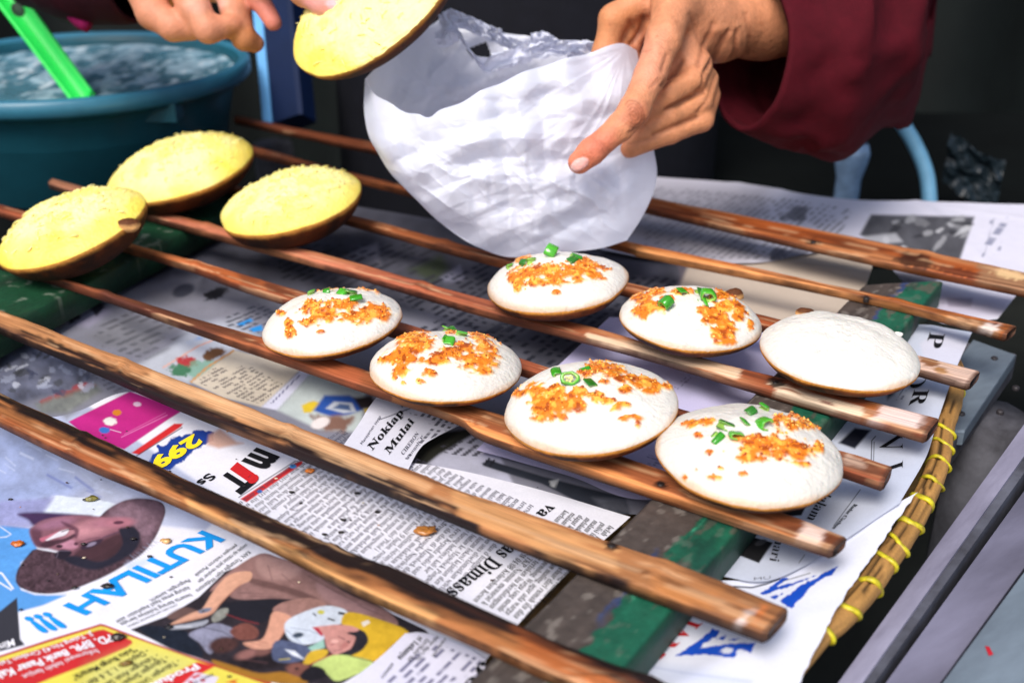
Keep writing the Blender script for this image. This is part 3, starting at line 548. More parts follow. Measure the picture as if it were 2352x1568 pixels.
            for sgn, rad in ((-1, ro*.92), (-.8, ro), (.8, ro*.98), (1, ro*.9), (1, ro*.66), (.3, ro*.6), (-.3, ro*.6), (-1, ro*.66)):
                for q_ in range(ns):
                    t = ph0+arc*q_/(ns if big else ns-1); rr_ = rad*(1+.14*math.sin(2*t+n_)+.07*math.sin(5*t+key_n)); V.append(ax*ln/2*sgn*(1 if sgn > 0 else half)+(o1*math.cos(t)*sq0+o2*math.sin(t)*.9*sq1)*rr_)
                    cl.append(lin(((52, 140, 26), (72, 164, 40), (44, 110, 30))[n_ % 3] if abs(rad) > ro*.8 else (150, 190, 84))*rng.uniform(.85, 1.15))
            m_ = ns if big else ns-1; F3 = [tuple(f) for f in gridF(8, ns, big)]+[(7*ns+q_, 7*ns+(q_+1) % ns, (q_+1) % ns, q_) for q_ in range(m_)]
            if not big: F3 += [tuple(r_*ns for r_ in range(8)), tuple(r_*ns+ns-1 for r_ in range(8))[::-1]]
            V = np.array(V)+Wd[j]+Rm[:, 2]*ro*(.62 if big else .12)
            if key == 'c6' and n_ == 1:                     # pale seeds inside the cut ring
                seeds = []
                for q_ in range(9):
                    c_ = Wd[j]+Rm[:, 2]*ro*.62+(o1*math.cos(q_*2.4)+o2*math.sin(q_*2.4))*ro*.38*(q_ % 3+.4)/2.2+ax*ln*.35
                    v, f = lathe([(.0001, .0008), (.0006, .0003), (.0006, -.0003), (.0001, -.0008)], 7); seeds.append((v@frame(o1, o2).T+c_, f))
                vs, fs = join(seeds); o_ = adopt(mesh('seeds', vs, fs, mat('chili_seed', (232, 222, 140), .4, noise=.1)), root)
            c_ = adopt(mesh('chili_slice', V, F3, M['chili'], None, np.array(cl)), root)
    if yellow:                                              # shredded strands over the top
        ids = rng.choice(np.nonzero(rf[:nd] < .88)[0], 150, replace=False); parts, cols = [], []
        for s_ in ids:
            d_ = Rm[:, 0]*rng.normal()+Rm[:, 1]*rng.normal(); d_ /= np.linalg.norm(d_); l_ = rng.uniform(.0015, .004)
            P_ = [Wd[s_]+d_*l_*t+Rm[:, 2]*(.0004+.0012*(1-abs(t)*1.2)) for t in (-1, -.3, .4, 1)]
            v, f = tube(P_, rng.uniform(.00025, .0005), 5); parts.append((v, f)); cols.append(np.tile(lin([(248, 236, 168), (246, 228, 130), (248, 234, 150)][rng.integers(3)]), (len(v), 1)))
        V, F2 = join(parts); tag(adopt(mesh('shredded_topping', V, F2, M['cake'], None, np.vstack(cols)), root), kind='stuff')
    return root, Wd[:nd], Rm, col
M['crust'] = mat('browned_crust', attr='print', rough=.7, noise=.25, nscale=500, bump=.8, bscale=600, spec=.25)
CK = [  # key, centre of rim (photo), half width, height of rim above slats, tilt (towards camera, sideways)
 ('c1', 762, 740, 163, .013, 1, -6), ('c2', 1025, 841, 177, .012, -1, 1), ('c3', 1281, 650, 163, .017, 0, -6), ('c4', 1585, 734, 165, .014, 0, 3),
 ('c5', 1927, 809, 184, .015, 1, 2), ('c6', 1360, 935, 201, .016, 1, -7), ('c7', 1720, 1042, 214, .014, 1, 1),
 ('y1', 166, 522, 177, .026, 8, -15), ('y2', 414, 388, 173, .026, 7, -10), ('y3', 668, 464, 167, .025, 6, -10)]
for i, (key, x, y, hw, zr, tx, ty) in enumerate(CK):
    c = at(x, y, zr); d = c[1]*CS-(c[2]-CH)*SN; R = hw*d/FPX/1.012
    Rm = np.array(Matrix.Rotation(math.radians(ty), 3, 'Y') @ Matrix.Rotation(math.radians(tx), 3, 'X') @ Matrix.Rotation(i*1.7, 3, 'Z'))
    ye = key[0] == 'y'; res = cake(key, c, R, Rm, R*(.40 if not ye else .34), zr+.001 if not ye else .030, 3+i*5, ye)
    if key in ('c4', 'c5', 'y1'):                           # burnt nubs on the rim
        for (nx, ny, r_) in {'c4': [(1690, 662, .0052)], 'c5': [(1848, 716, .0042), (2076, 750, .0022)], 'y1': [(297, 523, .0066)]}[key]:
            tp = pj(res[1]); j = int(np.argmin(np.hypot(tp[:, 0]-nx, tp[:, 1]-ny))); bm = bmesh.new(); bmesh.ops.create_icosphere(bm, subdivisions=2, radius=1)
            v = np.array([q.co[:] for q in bm.verts]); v = v*(.8+.5*fbm(v*2+i, 2, i)[:, None])*r_*np.array((1.25, .9, .8)); f = [tuple(q.index for q in ff.verts) for ff in bm.faces]; bm.free()
            pal = nx == 2076; cl = np.where((v[:, 2] > r_*.15)[:, None], lin((90, 50, 24)), lin((214, 160, 100))) if not pal else np.tile(lin((240, 236, 224)), (len(v), 1))
            adopt(mesh('burnt_nub' if not pal else 'batter_flake', v+res[1][j], f, M['crust'], None, cl), res[0])
# the cake held up in the hand, face turned to the camera
c4 = dp(853, 8, .80); nrm = np.array((-.42, -.52, .74)); side = dp(1060, -120, .80)-dp(665, 155, .80)
Rm = frame(nrm, side); cake('y4', c4, .0705, Rm, .015, .030, 88, True, .78)
# ------------------------------------------------------------------ newspapers
def coons(top, right, bottom, left, nx, ny, z):
    T_, R_, B_, L_ = (np.array([at(*p, z)[:2] for p in resample(crom(s, 120), n)]) for s, n in ((top, nx), (right, ny), (bottom, nx), (left, ny)))
    # even spacing on the ground rather than in the photograph
    T_, B_ = resample(T_, nx), resample(B_, nx); R_, L_ = resample(R_, ny), resample(L_, ny)
    s, t = np.linspace(0, 1, nx)[None, :, None], np.linspace(0, 1, ny)[:, None, None]
    return (1-t)*T_[None]+t*B_[None]+(1-s)*L_[:, None]+s*R_[:, None]-((1-s)*(1-t)*T_[0]+s*(1-t)*T_[-1]+(1-s)*t*B_[0]+s*t*B_[-1])
class Sheet:
    def __init__(s, name, label, cat, z, zf, sides, n, base):
        s.z, s.zf = z, zf; g_ = coons(*sides, *n, z); V = np.concatenate((g_, zf(g_)[..., None]), -1)
        s.n = n; s.V = V; c = V.reshape(-1, 3).mean(0); s.root = thing(name, label, cat, tuple(c)); s.p = Paint(V, base)
    def done(s, m=None, part='page'):
        nx, ny = s.n; o = mesh(part, s.V, gridF(ny, nx), m or M['paper'], None, np.clip(s.p.c, 0, 1)); adopt(o, s.root); s.page = o; return s
    def put(s, V2, F, name, m, lift=.00050):
        xy = np.asarray(V2); V = np.c_[xy, s.zf(xy)+lift]; return adopt(mesh(name, V, F, m, None, smooth_=False), s.root)
def zflat(z, amp=.0012, fr=11, seed=0, extra=None):
    def f(xy):
        r = z+amp*2*(fbm(np.concatenate((xy*fr, np.full(xy.shape[:-1]+(1,), seed*3.3)), -1), 3, seed)-.5)
        for k in range(3):                               # a few soft fold lines
            a = seed*1.3+k*2.1; u = (xy[..., 0]*math.cos(a)+xy[..., 1]*math.sin(a))*7+k*.37+seed*.21+.25*fbm(np.concatenate((xy*9, np.full(xy.shape[:-1]+(1,), k+.5)), -1), 2, k); t = abs(u-np.floor(u)-.5)
            r = r+.0011*np.exp(-(t/.05)**2)*smooth(.4, .7, fbm(np.concatenate((xy*6, np.full(xy.shape[:-1]+(1,), k*5.1)), -1), 2, seed+k))
        return r+(extra(xy) if extra else 0)
    return f
def serif(t): 
    o = ''
    for c in t:
        k = ord(c); o += chr(0x1D400+k-65) if 65 <= k <= 90 else chr(0x1D41A+k-97) if 97 <= k <= 122 else chr(0x1D7CE+k-48) if 48 <= k <= 57 else c
    return o
_f = {}
def glyphs(t, off=0., ser=False):
    k = (t, off, ser)
    if k not in _f:
        c = bpy.data.curves.new('lettering', 'FONT'); c.body = serif(t) if ser else t; c.offset = off; c.resolution_u = 3
        o = bpy.data.objects.new('lettering', c); m = bpy.data.meshes.new_from_object(o)
        V = np.empty(len(m.vertices)*3, np.float32); m.vertices.foreach_get('co', V); F = [tuple(p.vertices) for p in m.polygons]
        bpy.data.objects.remove(o); bpy.data.meshes.remove(m); bpy.data.curves.remove(c); _f[k] = (V.reshape(-1, 3)[:, :2].astype(float), F)
    return _f[k]
def tx(sh, t, A, B, Cc, off=0., ser=False, width=None):    # baseline from A to B, cap height up to C (photo positions)
    V, F = glyphs(t, off, ser); a, b, c = (at(*q, sh.z)[:2] for q in (A, B, Cc)); w_ = width or V[:, 0].max()
    return a+V[:, :1]/w_*(b-a)+V[:, 1:]/.685*(c-a), F
def joinflat(L):
    V, F, o = [], [], 0
    for v, f in L: V.append(v); F += [tuple(i+o for i in q) for q in f]; o += len(v)
    return np.vstack(V), F
m_ink = mat('black_ink', (24, 24, 28), .8, spec=.1, noise=.2, nscale=800); m_inkg = mat('grey_ink', (70, 68, 84), .8, spec=.1, noise=.25, nscale=900)
m_blue = mat('cyan_ink', (22, 140, 214), .75, spec=.15, noise=.08, nscale=500); m_white = mat('white_print', (226, 224, 230), .8, spec=.1, noise=.05)
m_red = mat('red_ink', (190, 34, 40), .75, spec=.15, noise=.12, nscale=600); m_yel = mat('yellow_ink', (240, 214, 40), .75, spec=.15, noise=.08); m_navy = mat('navy_ink', (24, 62, 150), .75, spec=.15, noise=.1)
WHT = (230, 229, 238)
words = 'yang dan dari rumah itu polisi saat warga kali bulan istri saya uang untuk pistol dalam rongsokan dapat nemu di tempat kerja bunuh diri desak butuh melakukan aksi karena juga pelaku barang bukti korban jalan desa malam tersangka mengaku sudah satu dua anak lalu motor'.split()
def sentence(n, lead=''):
    s = lead
    while len(s) < n: s += (' ' if s else '')+rnd.choice(words)
    return s[:n].rstrip()
# --- the shaded sheet under the middle of the rack
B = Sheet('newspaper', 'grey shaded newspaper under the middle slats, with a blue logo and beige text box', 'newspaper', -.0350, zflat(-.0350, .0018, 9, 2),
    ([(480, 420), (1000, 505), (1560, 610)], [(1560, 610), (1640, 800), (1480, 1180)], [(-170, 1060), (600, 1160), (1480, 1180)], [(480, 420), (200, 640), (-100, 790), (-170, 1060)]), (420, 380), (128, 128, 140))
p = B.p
p.poly([(400, 400), (1560, 560), (1600, 800), (1250, 860), (1000, 720), (600, 700), (330, 640)], (70, 70, 80), 40, .95, vary=.6, vs=60, seed=3)  # broad dark area mixes dark printed pictures with shade put into the colour
p.poly(Z('a', 760, 180, 1100, 40, 1130, 200, 800, 190), (128, 126, 138), 8, .9)
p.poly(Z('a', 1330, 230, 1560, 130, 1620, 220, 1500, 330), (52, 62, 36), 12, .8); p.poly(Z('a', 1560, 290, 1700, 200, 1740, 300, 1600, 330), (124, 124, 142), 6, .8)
p.greek([(1100, 600), (1560, 640), (1560, 800), (1250, 880), (1100, 760), (900, 690)], .0075, -Vd[:2], (34, 36, 46), .9, 3)
p.greek([(640, 560), (1000, 560), (1000, 680), (640, 640)], .009, -Vd[:2], (50, 50, 58), .8, 6)
p.poly(Z('4', 630, 340, 880, 220, 960, 330, 760, 420), (58, 62, 92), 10, .9); p.line(Z('4', 650, 350, 800, 275), 6, (190, 190, 206))
p.poly(Z('4', 920, 400, 1080, 320, 1260, 330, 1230, 470, 960, 500), (126, 126, 136), 10, .9); p.ell(*Z('4', 1150, 410), 26, 14, (70, 72, 84), -20); p.ell(*Z('4', 1350, 430), 26, 12, (30, 30, 36), -20, wob=.4)
p.poly(Z('4', 240, 560, 470, 420, 700, 540, 560, 640, 240, 600), (150, 146, 168), 8, .9); p.poly(Z('4', 395, 560, 470, 480, 540, 510, 500, 590, 440, 610), (22, 20, 24), 5, .95, wob=8); p.poly(Z('4', 560, 520, 620, 480, 660, 520, 600, 560), (26, 24, 30), 5, .9, wob=6)
p.poly(Z('4', 540, 700, 800, 560, 1100, 640, 900, 800, 640, 760), (122, 122, 128), 14, .8, vary=.3, seed=4); p.greek(Z('4', 560, 640, 820, 540, 1250, 640, 960, 860, 640, 760), .009, -Vd[:2], (84, 84, 90), .7, 9)
p.poly(Z('4', 1180, 640, 1500, 580, 1650, 720, 1420, 800, 1060, 800), (182, 186, 198), 14, .8); p.poly(Z('4', 1165, 735, 1250, 700, 1275, 712, 1190, 758), (34, 130, 206), 3); p.poly(Z('4', 1485, 620, 1570, 585, 1590, 600, 1510, 640), (40, 140, 214), 3); p.poly(Z('4', 1560, 650, 1640, 625, 1650, 660, 1590, 672), (40, 140, 214), 3)
p.poly(Z('4', 820, 900, 1200, 700, 1500, 760, 1180, 990, 1000, 940), (192, 196, 206), 10, .9, vary=.2); p.line(Z('4', 1020, 895, 1240, 760, 1340, 720), 4, (214, 170, 158)); p.ell(*Z('4', 1170, 860), 22, 14, (176, 60, 64), wob=.5); p.ell(*Z('4', 1250, 900), 44, 18, (110, 170, 140), -20, wob=.5, al=.7); p.ell(*Z('4', 1340, 805), 24, 12, (110, 76, 52), -20, wob=.4); p.ell(*Z('4', 1130, 910), 24, 14, (70, 120, 90), wob=.5)
p.poly(Z('4', 1200, 985, 1470, 785, 1900, 890, 1640, 1140, 1400, 1080), (204, 192, 174), 3); p.line(Z('4', 1195, 985, 1300, 890, 1470, 785), 5, (196, 150, 104)); p.greek(Z('4', 1230, 990, 1330, 900, 1560, 880, 1780, 1000, 1620, 1120, 1420, 1060), .0042, -Vd[:2], (104, 96, 94), .9, 11)
p.poly(Z('4', 1640, 1140, 1900, 900, 1960, 920, 1740, 1160), (206, 206, 224), 3); p.line(Z('4', 1700, 1120, 1880, 940), 3, (120, 120, 150))
p.poly(Z('4', 1740, 1160, 1950, 930, 2300, 980, 2260, 1300, 2000, 1280), (190, 200, 198), 6, .95, vary=.12, vs=40)
p.poly(Z('4', 1895, 1130, 1940, 1108, 2000, 1118, 1960, 1160, 1910, 1175), (216, 186, 50), 4); p.poly(Z('a', 560, 1220, 640, 1180, 700, 1200, 620, 1265, 570, 1262), (216, 186, 50), 4)
p.poly(Z('a', 640, 1250, 720, 1140, 900, 1140, 980, 1180, 1010, 1240, 900, 1280, 780, 1300, 690, 1270), (44, 82, 160), 5); p.poly(Z('a', 730, 1235, 790, 1185, 920, 1195, 950, 1260, 860, 1270), (184, 190, 200), 4); p.poly(Z('a', 780, 1235, 830, 1200, 900, 1210, 910, 1250), (70, 90, 130), 4)
p.poly(Z('a', 930, 1160, 1060, 1140, 1100, 1230, 980, 1240), (44, 36, 36), 6); p.poly(Z('a', 1005, 1240, 1090, 1225, 1110, 1260, 1020, 1280), (206, 176, 56), 4); p.poly(Z('a', 620, 1290, 780, 1300, 940, 1290, 860, 1420, 660, 1380), (128, 96, 84), 8, wob=8); p.ell(*Z('a', 690, 1340), 22, 12, (226, 216, 214), -20)
p.poly(Z('n', 680, 700, 740, 560, 860, 460, 1120, 420, 1160, 460, 1000, 560, 860, 650, 780, 720), (38, 38, 32), 4); p.poly(Z('n', 800, 700, 900, 620, 1180, 460, 1300, 480, 1500, 900, 1000, 800), (186, 186, 204), 5); p.greek(Z('n', 900, 560, 1180, 450, 1330, 500, 1200, 640, 940, 620), .0055, -Vd[:2], (70, 68, 78), .9, 14)  # olive-dark crescent: shade under the curled strip, painted on this sheet
p.poly(Z('n', 1230, 690, 1290, 660, 1370, 690, 1700, 790, 2352, 960, 2400, 1130, 2000, 1000, 1700, 850, 1400, 760, 1240, 710), (52, 56, 66), 3, vary=.25); p.poly(Z('n', 1760, 830, 1840, 810, 1800, 880, 1770, 870), (196, 198, 200), 3); p.poly(Z('n', 2100, 960, 2352, 960, 2400, 1080, 2180, 1060), (88, 90, 100), 8, vary=.4, vs=20)
p.line(Z('n', 1250, 700, 1290, 650), 6, (40, 40, 46)); p.line(Z('n', 1290, 715, 1330, 660), 6, (40, 40, 46))
p.poly(Z('4', -200, 760, 150, 740, 420, 800, 600, 960, 500, 1040, 240, 1090, -200, 1200), (92, 96, 116), 12, .85, vary=.8, vs=26, seed=11); p.poly(Z('4', 240, 1105, 380, 1045, 540, 985, 600, 1010, 400, 1090, 260, 1130), (156, 56, 60), 3, .85, wob=8); p.poly(Z('4', 220, 1120, 600, 990, 640, 1040, 420, 1180, 260, 1180), (112, 116, 108), 8, .8, vary=.6, vs=20)
for q in range(40):
    x, y = rnd.uniform(0, 560), rnd.uniform(780, 1060); p.ell(*Z('4', x, y), rnd.uniform(4, 18), rnd.uniform(3, 9), rnd.choice([(54, 58, 82), (150, 156, 176), (70, 76, 96), (186, 190, 204), (60, 62, 66)]), rnd.uniform(-60, 30), al=.7, wob=.5)
p.greek(Z('4', 420, 870, 760, 820, 900, 960, 700, 1060, 600, 960), .006, -Vd[:2], (90, 90, 100), .8, 19)
p.greek(Z('a', 0, 560, 250, 480, 420, 560, 300, 700, 0, 640), .006, -Vd[:2], (60, 62, 72), .8, 21); p.greek(Z('a', 1300, 700, 1900, 450, 2100, 640, 1600, 900), .0085, -Vd[:2], (40, 42, 54), .9, 23)
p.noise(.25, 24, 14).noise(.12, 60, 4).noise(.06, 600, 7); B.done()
# --- the front page
Mz = zflat(-.0310, .0016, 10, 5)
Mn = Sheet('newspaper', 'colour front page newspaper at the front left with a big blue headline', 'newspaper', -.0310, Mz,
    ([(-160, 950), (0, 949), (146, 957), (300, 900), (470, 965), (700, 1042), (976, 1067), (1200, 1112), (1448, 1186)], [(1448, 1186), (1312, 1309), (1199, 1425), (1120, 1516), (1010, 1650)],
     [(-160, 1680), (400, 1690), (1010, 1650)], [(-160, 950), (-160, 1300), (-160, 1680)]), (820, 560), WHT)
p = Mn.p
K = lambda *a: Z('k', *a)
Z5 = lambda *a: Z('5', *a)
p.poly(Z5(-300, -500, 250, -330, 700, 0, 1400, 480, 1250, 640, 560, 560, -300, 620), (184, 190, 214), 6, 1, vary=.22, vs=60, seed=6)
p.poly(Z5(-300, 20, 60, 40, 330, 180, 560, 380, 300, 480, 100, 500, -300, 560), (140, 156, 200), 30, .75, vary=.4, vs=26, seed=8)
for q in range(26):
    x, y = rnd.uniform(-100, 620), rnd.uniform(60, 560); p.line([Z5(x, y)[0:2], Z5(x+rnd.uniform(60, 160), y+rnd.uniform(20, 110))[0:2]], rnd.uniform(2, 6), rnd.choice([(206, 214, 236), (100, 112, 176), (190, 200, 226)]), .6, 3)
p.poly(K(-300, 340, 60, 350, 300, 380, 350, 580, 200, 700, 150, 850, 200, 960, 330, 1005, 620, 1010, 400, 1105, 170, 1165, -300, 1300), (88, 152, 216), 3, vary=.12)
p.poly(K(-200, 1210, 0, 1160, 160, 1030, 190, 1420, 235, 1475, 0, 1535, -200, 1580), (54, 54, 62), 2)
p.line(K(-20, 350, 105, 435, 60, 460, -20, 468), 2.5, (206, 214, 236)); p.line(K(-10, 800, 15, 800, 125, 950), 5, (216, 220, 238)); p.line(K(-10, 885, 110, 960), 4, (216, 220, 238))
p.poly(K(490, 75, 700, 90, 1010, 130, 1085, 150, 960, 265, 860, 250, 640, 235, 410, 215), (212, 222, 232), 3)
D_ = lambda *a: Z('p', *a)
p.curve = True
p.poly(D_(380, 148, 520, 158, 700, 168, 760, 230, 735, 290, 600, 284, 450, 268, 305, 258), (214, 222, 234), 2)
p.poly(D_(245, 530, 180, 600, 135, 660, 112, 730, 130, 790, 200, 830, 330, 848, 480, 830, 620, 780, 760, 720, 900, 640, 1020, 560, 1110, 450, 1165, 330, 1185, 250, 1150, 190, 1020, 165, 900, 178, 810, 220, 735, 275, 640, 400, 560, 560, 330, 540), (78, 58, 66), 2, vary=.7, vs=6, seed=2)
p.poly(D_(780, 270, 850, 210, 960, 190, 1120, 210, 1150, 280, 1110, 400, 1050, 490, 1000, 430, 960, 370, 860, 360), (136, 108, 122), 14, .8, vary=.4, vs=8); p.poly(D_(960, 180, 1080, 180, 1170, 230, 1140, 330, 1060, 270), (88, 68, 80), 12, .7)
p.poly(D_(-40, 200, 300, 170, 390, 150, 320, 258, 260, 330, 225, 375, 120, 372, -40, 345), (144, 146, 190), 6, .9, vary=.2, vs=12); p.poly(D_(125, 282, 180, 266, 330, 266, 520, 278, 660, 292, 470, 310, 330, 330, 250, 365, 200, 318), (66, 46, 80), 5)
p.poly(D_(210, 405, 245, 360, 320, 318, 460, 292, 600, 286, 740, 300, 830, 330, 880, 400, 850, 480, 740, 560, 600, 610, 470, 560, 330, 522, 255, 505), (138, 92, 104), 4, vary=.2, vs=14)
p.poly(D_(520, 570, 580, 515, 720, 462, 850, 408, 900, 470, 840, 570, 700, 632, 560, 626), (66, 44, 50), 9, .95); p.poly(D_(215, 400, 250, 370, 300, 400, 300, 470, 330, 520, 255, 505), (84, 52, 66), 6, .85)
p.poly(D_(850, 385, 930, 358, 992, 400, 1002, 470, 960, 545, 860, 612, 700, 675, 560, 655, 450, 600, 540, 575, 700, 618, 820, 570, 880, 480), (38, 37, 50), 4); p.poly(D_(390, 575, 440, 530, 512, 545, 500, 575, 440, 604), (40, 34, 46), 3); p.line(D_(405, 590, 420, 540, 500, 540), 1.5, (120, 106, 124), .8)
p.ell(*D_(640, 385), 52, 17, (196, 138, 146), -14, soft=.7, al=.9); p.ell(*D_(760, 340), 40, 10, (160, 106, 122), -8, soft=.7, al=.8); p.ell(*D_(400, 345), 40, 10, (160, 112, 136), -12, soft=.7, al=.8)
p.poly(D_(395, 480, 470, 450, 530, 468, 556, 512, 490, 528, 410, 512), (188, 132, 150), 4); p.ell(*D_(425, 508), 8, 4, (60, 36, 48)); p.ell(*D_(545, 490), 5, 4, (90, 56, 70))
p.poly(D_(290, 500, 330, 472, 400, 462, 470, 448, 530, 418, 540, 440, 470, 476, 400, 500, 335, 518), (66, 42, 52), 3, .95); p.poly(D_(325, 452, 400, 412, 490, 385, 470, 425, 390, 450, 335, 468), (222, 216, 222), 1.6); p.poly(D_(285, 452, 330, 436, 420, 400, 330, 462, 300, 474), (190, 104, 124), 2, .9)
p.poly(D_(440, 330, 530, 362, 566, 392, 552, 450, 532, 440, 530, 396, 480, 372), (84, 50, 66), 4, .85); p.line(D_(440, 405, 490, 388, 530, 385), 2, (60, 36, 50), .9)
p.poly(D_(580, 508, 640, 476, 735, 452, 712, 490, 640, 522, 590, 530), (56, 42, 58), 3, .95); p.ell(*D_(655, 494), 12, 4, (136, 124, 146), -20); p.line(D_(735, 446, 800, 424, 850, 404), 2, (70, 58, 80), .8); p.line(D_(560, 480, 640, 455, 720, 440), 2, (100, 66, 78), .7)
p.ell(*D_(862, 338), 32, 11, (172, 112, 126), -4, soft=.5); p.ell(*D_(850, 338), 12, 4, (92, 54, 70), -4); p.line(D_(240, 535, 175, 605, 130, 680, 118, 760, 200, 832), 2.5, (46, 36, 42), .8); p.line(D_(150, 808, 240, 846, 340, 858, 480, 848), 2.5, (196, 202, 222), .9)
p.curve = False
for q in range(14): p.line(K(1180+q*20, 690-q*14-rnd.uniform(0, 40), 1240+q*20, 720-q*16), 1.4, (140, 148, 170), .6)
p.poly(K(1180, 720, 1430, 640, 1440, 690, 1300, 760, 1200, 770), (190, 206, 236), 8, .7)
p.curve = False
p.poly([*Z('4', 430, 1232), *Z('4', 815, 1042), *Z('4', 1135, 1165), *Z('4', 1060, 1215), *Z('4', 780, 1402), *Z('4', 560, 1330)] if False else Z('4', 430, 1232, 815, 1042, 1150, 1160, 1060, 1215, 780, 1405, 560, 1340), (190, 40, 128), 2, vary=.08)
for x, y, r_, c_ in ((690, 1230, 15, (226, 222, 216)), (733, 1175, 11, (206, 126, 40)), (862, 1122, 9, (226, 190, 214)), (655, 1285, 12, (60, 110, 190))): p.ell(*Z('4', x, y), r_, r_*.62, c_, wob=.2)
p.line(Z('4', 760, 1330, 1050, 1190), 2.5, (214, 120, 176), .8); p.line(Z('4', 780, 1310, 1040, 1175), 1.5, (214, 120, 176), .7); p.line(Z('4', 690, 1280, 760, 1300), 2, (220, 200, 220), .7)
p.poly(Z('4', 0, 1100, 300, 1090, 430, 1030, 640, 1000, 640, 1060, 420, 1220, 330, 1160, 0, 1180), (128, 128, 134), 8, .8, vary=.3); p.poly(Z('4', 240, 1100, 380, 1040, 520, 1000, 490, 1040, 360, 1090, 260, 1120), (150, 60, 64), 3, .85, wob=6)
p.poly(Z5(800, 168, 1060, -10, 1115, -10, 1100, 10, 850, 178), (206, 44, 48), 2); p.poly(Z5(1462, 448, 1800, 228, 1840, 215, 1840, 235, 1500, 468), (204, 44, 48), 2)
p.line(Z5(830, 186, 1110, 12), 2.5, (40, 36, 50), .8); p.line(Z5(1450, 440, 1800, 215), 2.5, (40, 36, 50), .8); p.line(Z5(640, 120, 800, 205, 1060, 330, 1460, 448), 2.5, (40, 36, 50), .0)
p.ell(*Z5(1782, 250), 8, 5, (60, 140, 210)); p.ell(*Z5(1580, 402), 6, 4, (60, 110, 190)); p.ell(*Z5(1530, 350), 15, 5, (60, 60, 70), -30, al=.0)
p.poly(Z5(905, 232, 930, 180, 965, 160, 960, 125, 1010, 120, 1040, 80, 1100, 62, 1180, 35, 1235, 30, 1300, 45, 1290, 85, 1240, 120, 1150, 175, 1090, 235, 1020, 275, 960, 250), (30, 62, 146), 2, wob=5)
p.poly(Z5(1270, 60, 1340, 20, 1440, 100, 1480, 110, 1330, 140, 1260, 120), (206, 160, 140), 6, .9)
p.ell(*Z5(1880, 278), 14, 9, (214, 208, 206), wob=.3)
# the bank notice
p.poly(Z5(-200, 1470, 0, 1398, 300, 1300, 612, 1206, 640, 1212, 900, 1310, 1260, 1435, 1650, 1560, 1650, 1700, -200, 1700), (176, 40, 46), 1.5)
p.poly(Z5(-200, 1490, 0, 1412, 300, 1316, 612, 1220, 640, 1226, 900, 1322, 1260, 1450, 1700, 1600, 1700, 1800, -200, 1800), (222, 208, 84), 1.5)
p.poly(Z5(-200, 1520, 0, 1436, 300, 1340, 590, 1246, 630, 1240, 800, 1306, 806, 1325, 770, 1350, 560, 1440, 300, 1540, 160, 1600, -200, 1700), (196, 44, 48), 2)
p.poly(Z5(560, 1480, 860, 1360, 1150, 1440, 960, 1580, 500, 1580), (196, 204, 150), 40, .5)
p.poly(Z5(880, 1590, 1200, 1438, 1310, 1462, 1060, 1600), (204, 44, 48), 2); p.poly(Z5(1080, 1600, 1190, 1500, 1330, 1530, 1290, 1600), (214, 206, 222), 2)
for x, y in ((1160, 1560), (1180, 1530), (1230, 1550), (1205, 1520)): p.ell(*Z5(x, y), 6, 3, (196, 40, 44), wob=.6)
p.poly(Z5(1370, 1560, 1450, 1540, 1430, 1556, 1460, 1575), (206, 96, 40), 2)
# the news photograph with people
S_ = lambda *a: Z('s', *a)
ph = S_(25, 410, 200, 345, 330, 265, 450, 150, 560, 110, 610, 70, 760, 120, 960, 200, 1200, 340, 1344, 410, 1400, 470, 1270, 440, 1190, 500, 1110, 570, 960, 660, 700, 655, 640, 640, 430, 575, 200, 490)
p.poly(ph, (46, 40, 46), 1.5, vary=.4, vs=14); p.curve = True
p.poly(S_(380, 240, 450, 165, 600, 72, 700, 92, 860, 150, 980, 240, 1180, 330, 1210, 395, 1000, 335, 880, 292, 700, 272, 560, 277, 470, 262, 480, 200), (140, 106, 102), 2.5, vary=.25, vs=16)
p.poly(S_(600, 82, 700, 95, 790, 140, 740, 185, 640, 185, 590, 140), (172, 136, 130), 6, .8); p.poly(S_(860, 200, 1000, 270, 1120, 320, 1060, 340, 900, 280), (164, 128, 128), 6, .7); p.poly(S_(560, 180, 660, 200, 780, 235, 870, 275, 840, 285, 700, 240, 570, 205), (92, 66, 64), 4, .8)
for a in ((640, 120, 660, 190), (700, 160, 760, 210), (820, 170, 960, 250), (900, 215, 1060, 300), (500, 245, 620, 250), (560, 260, 680, 265), (1040, 300, 1160, 350)): p.line(S_(*a), 2, (104, 76, 76), .7, 2)
p.poly(S_(430, 300, 540, 280, 690, 276, 690, 335, 600, 378, 470, 345), (32, 32, 40), 3); p.poly(S_(60, 400, 200, 400, 290, 430, 350, 530, 200, 495), (28, 34, 46), 3, vary=.3, vs=10); p.poly(S_(190, 345, 260, 310, 330, 330, 280, 350, 210, 365), (110, 84, 78), 3, .8)
p.poly(S_(203, 386, 300, 335, 345, 318, 395, 240, 465, 165, 560, 150, 562, 188, 500, 222, 430, 292, 385, 342, 285, 372), (210, 158, 132), 2); p.line(S_(250, 378, 380, 340, 440, 280, 520, 205), 2.5, (160, 104, 84), .6, 2); p.ell(*S_(358, 325), 16, 5, (112, 118, 136), -14, wob=.3)
p.poly(S_(195, 400, 260, 385, 370, 366, 340, 396, 215, 410), (156, 158, 168), 1.5); p.line(S_(260, 386, 360, 368), 2, (52, 54, 62)); p.line(S_(215, 398, 300, 396), 1.5, (226, 228, 232)); p.poly(S_(388, 355, 420, 322, 462, 315, 452, 350, 402, 378), (136, 136, 128), 2, vary=.3, vs=6)
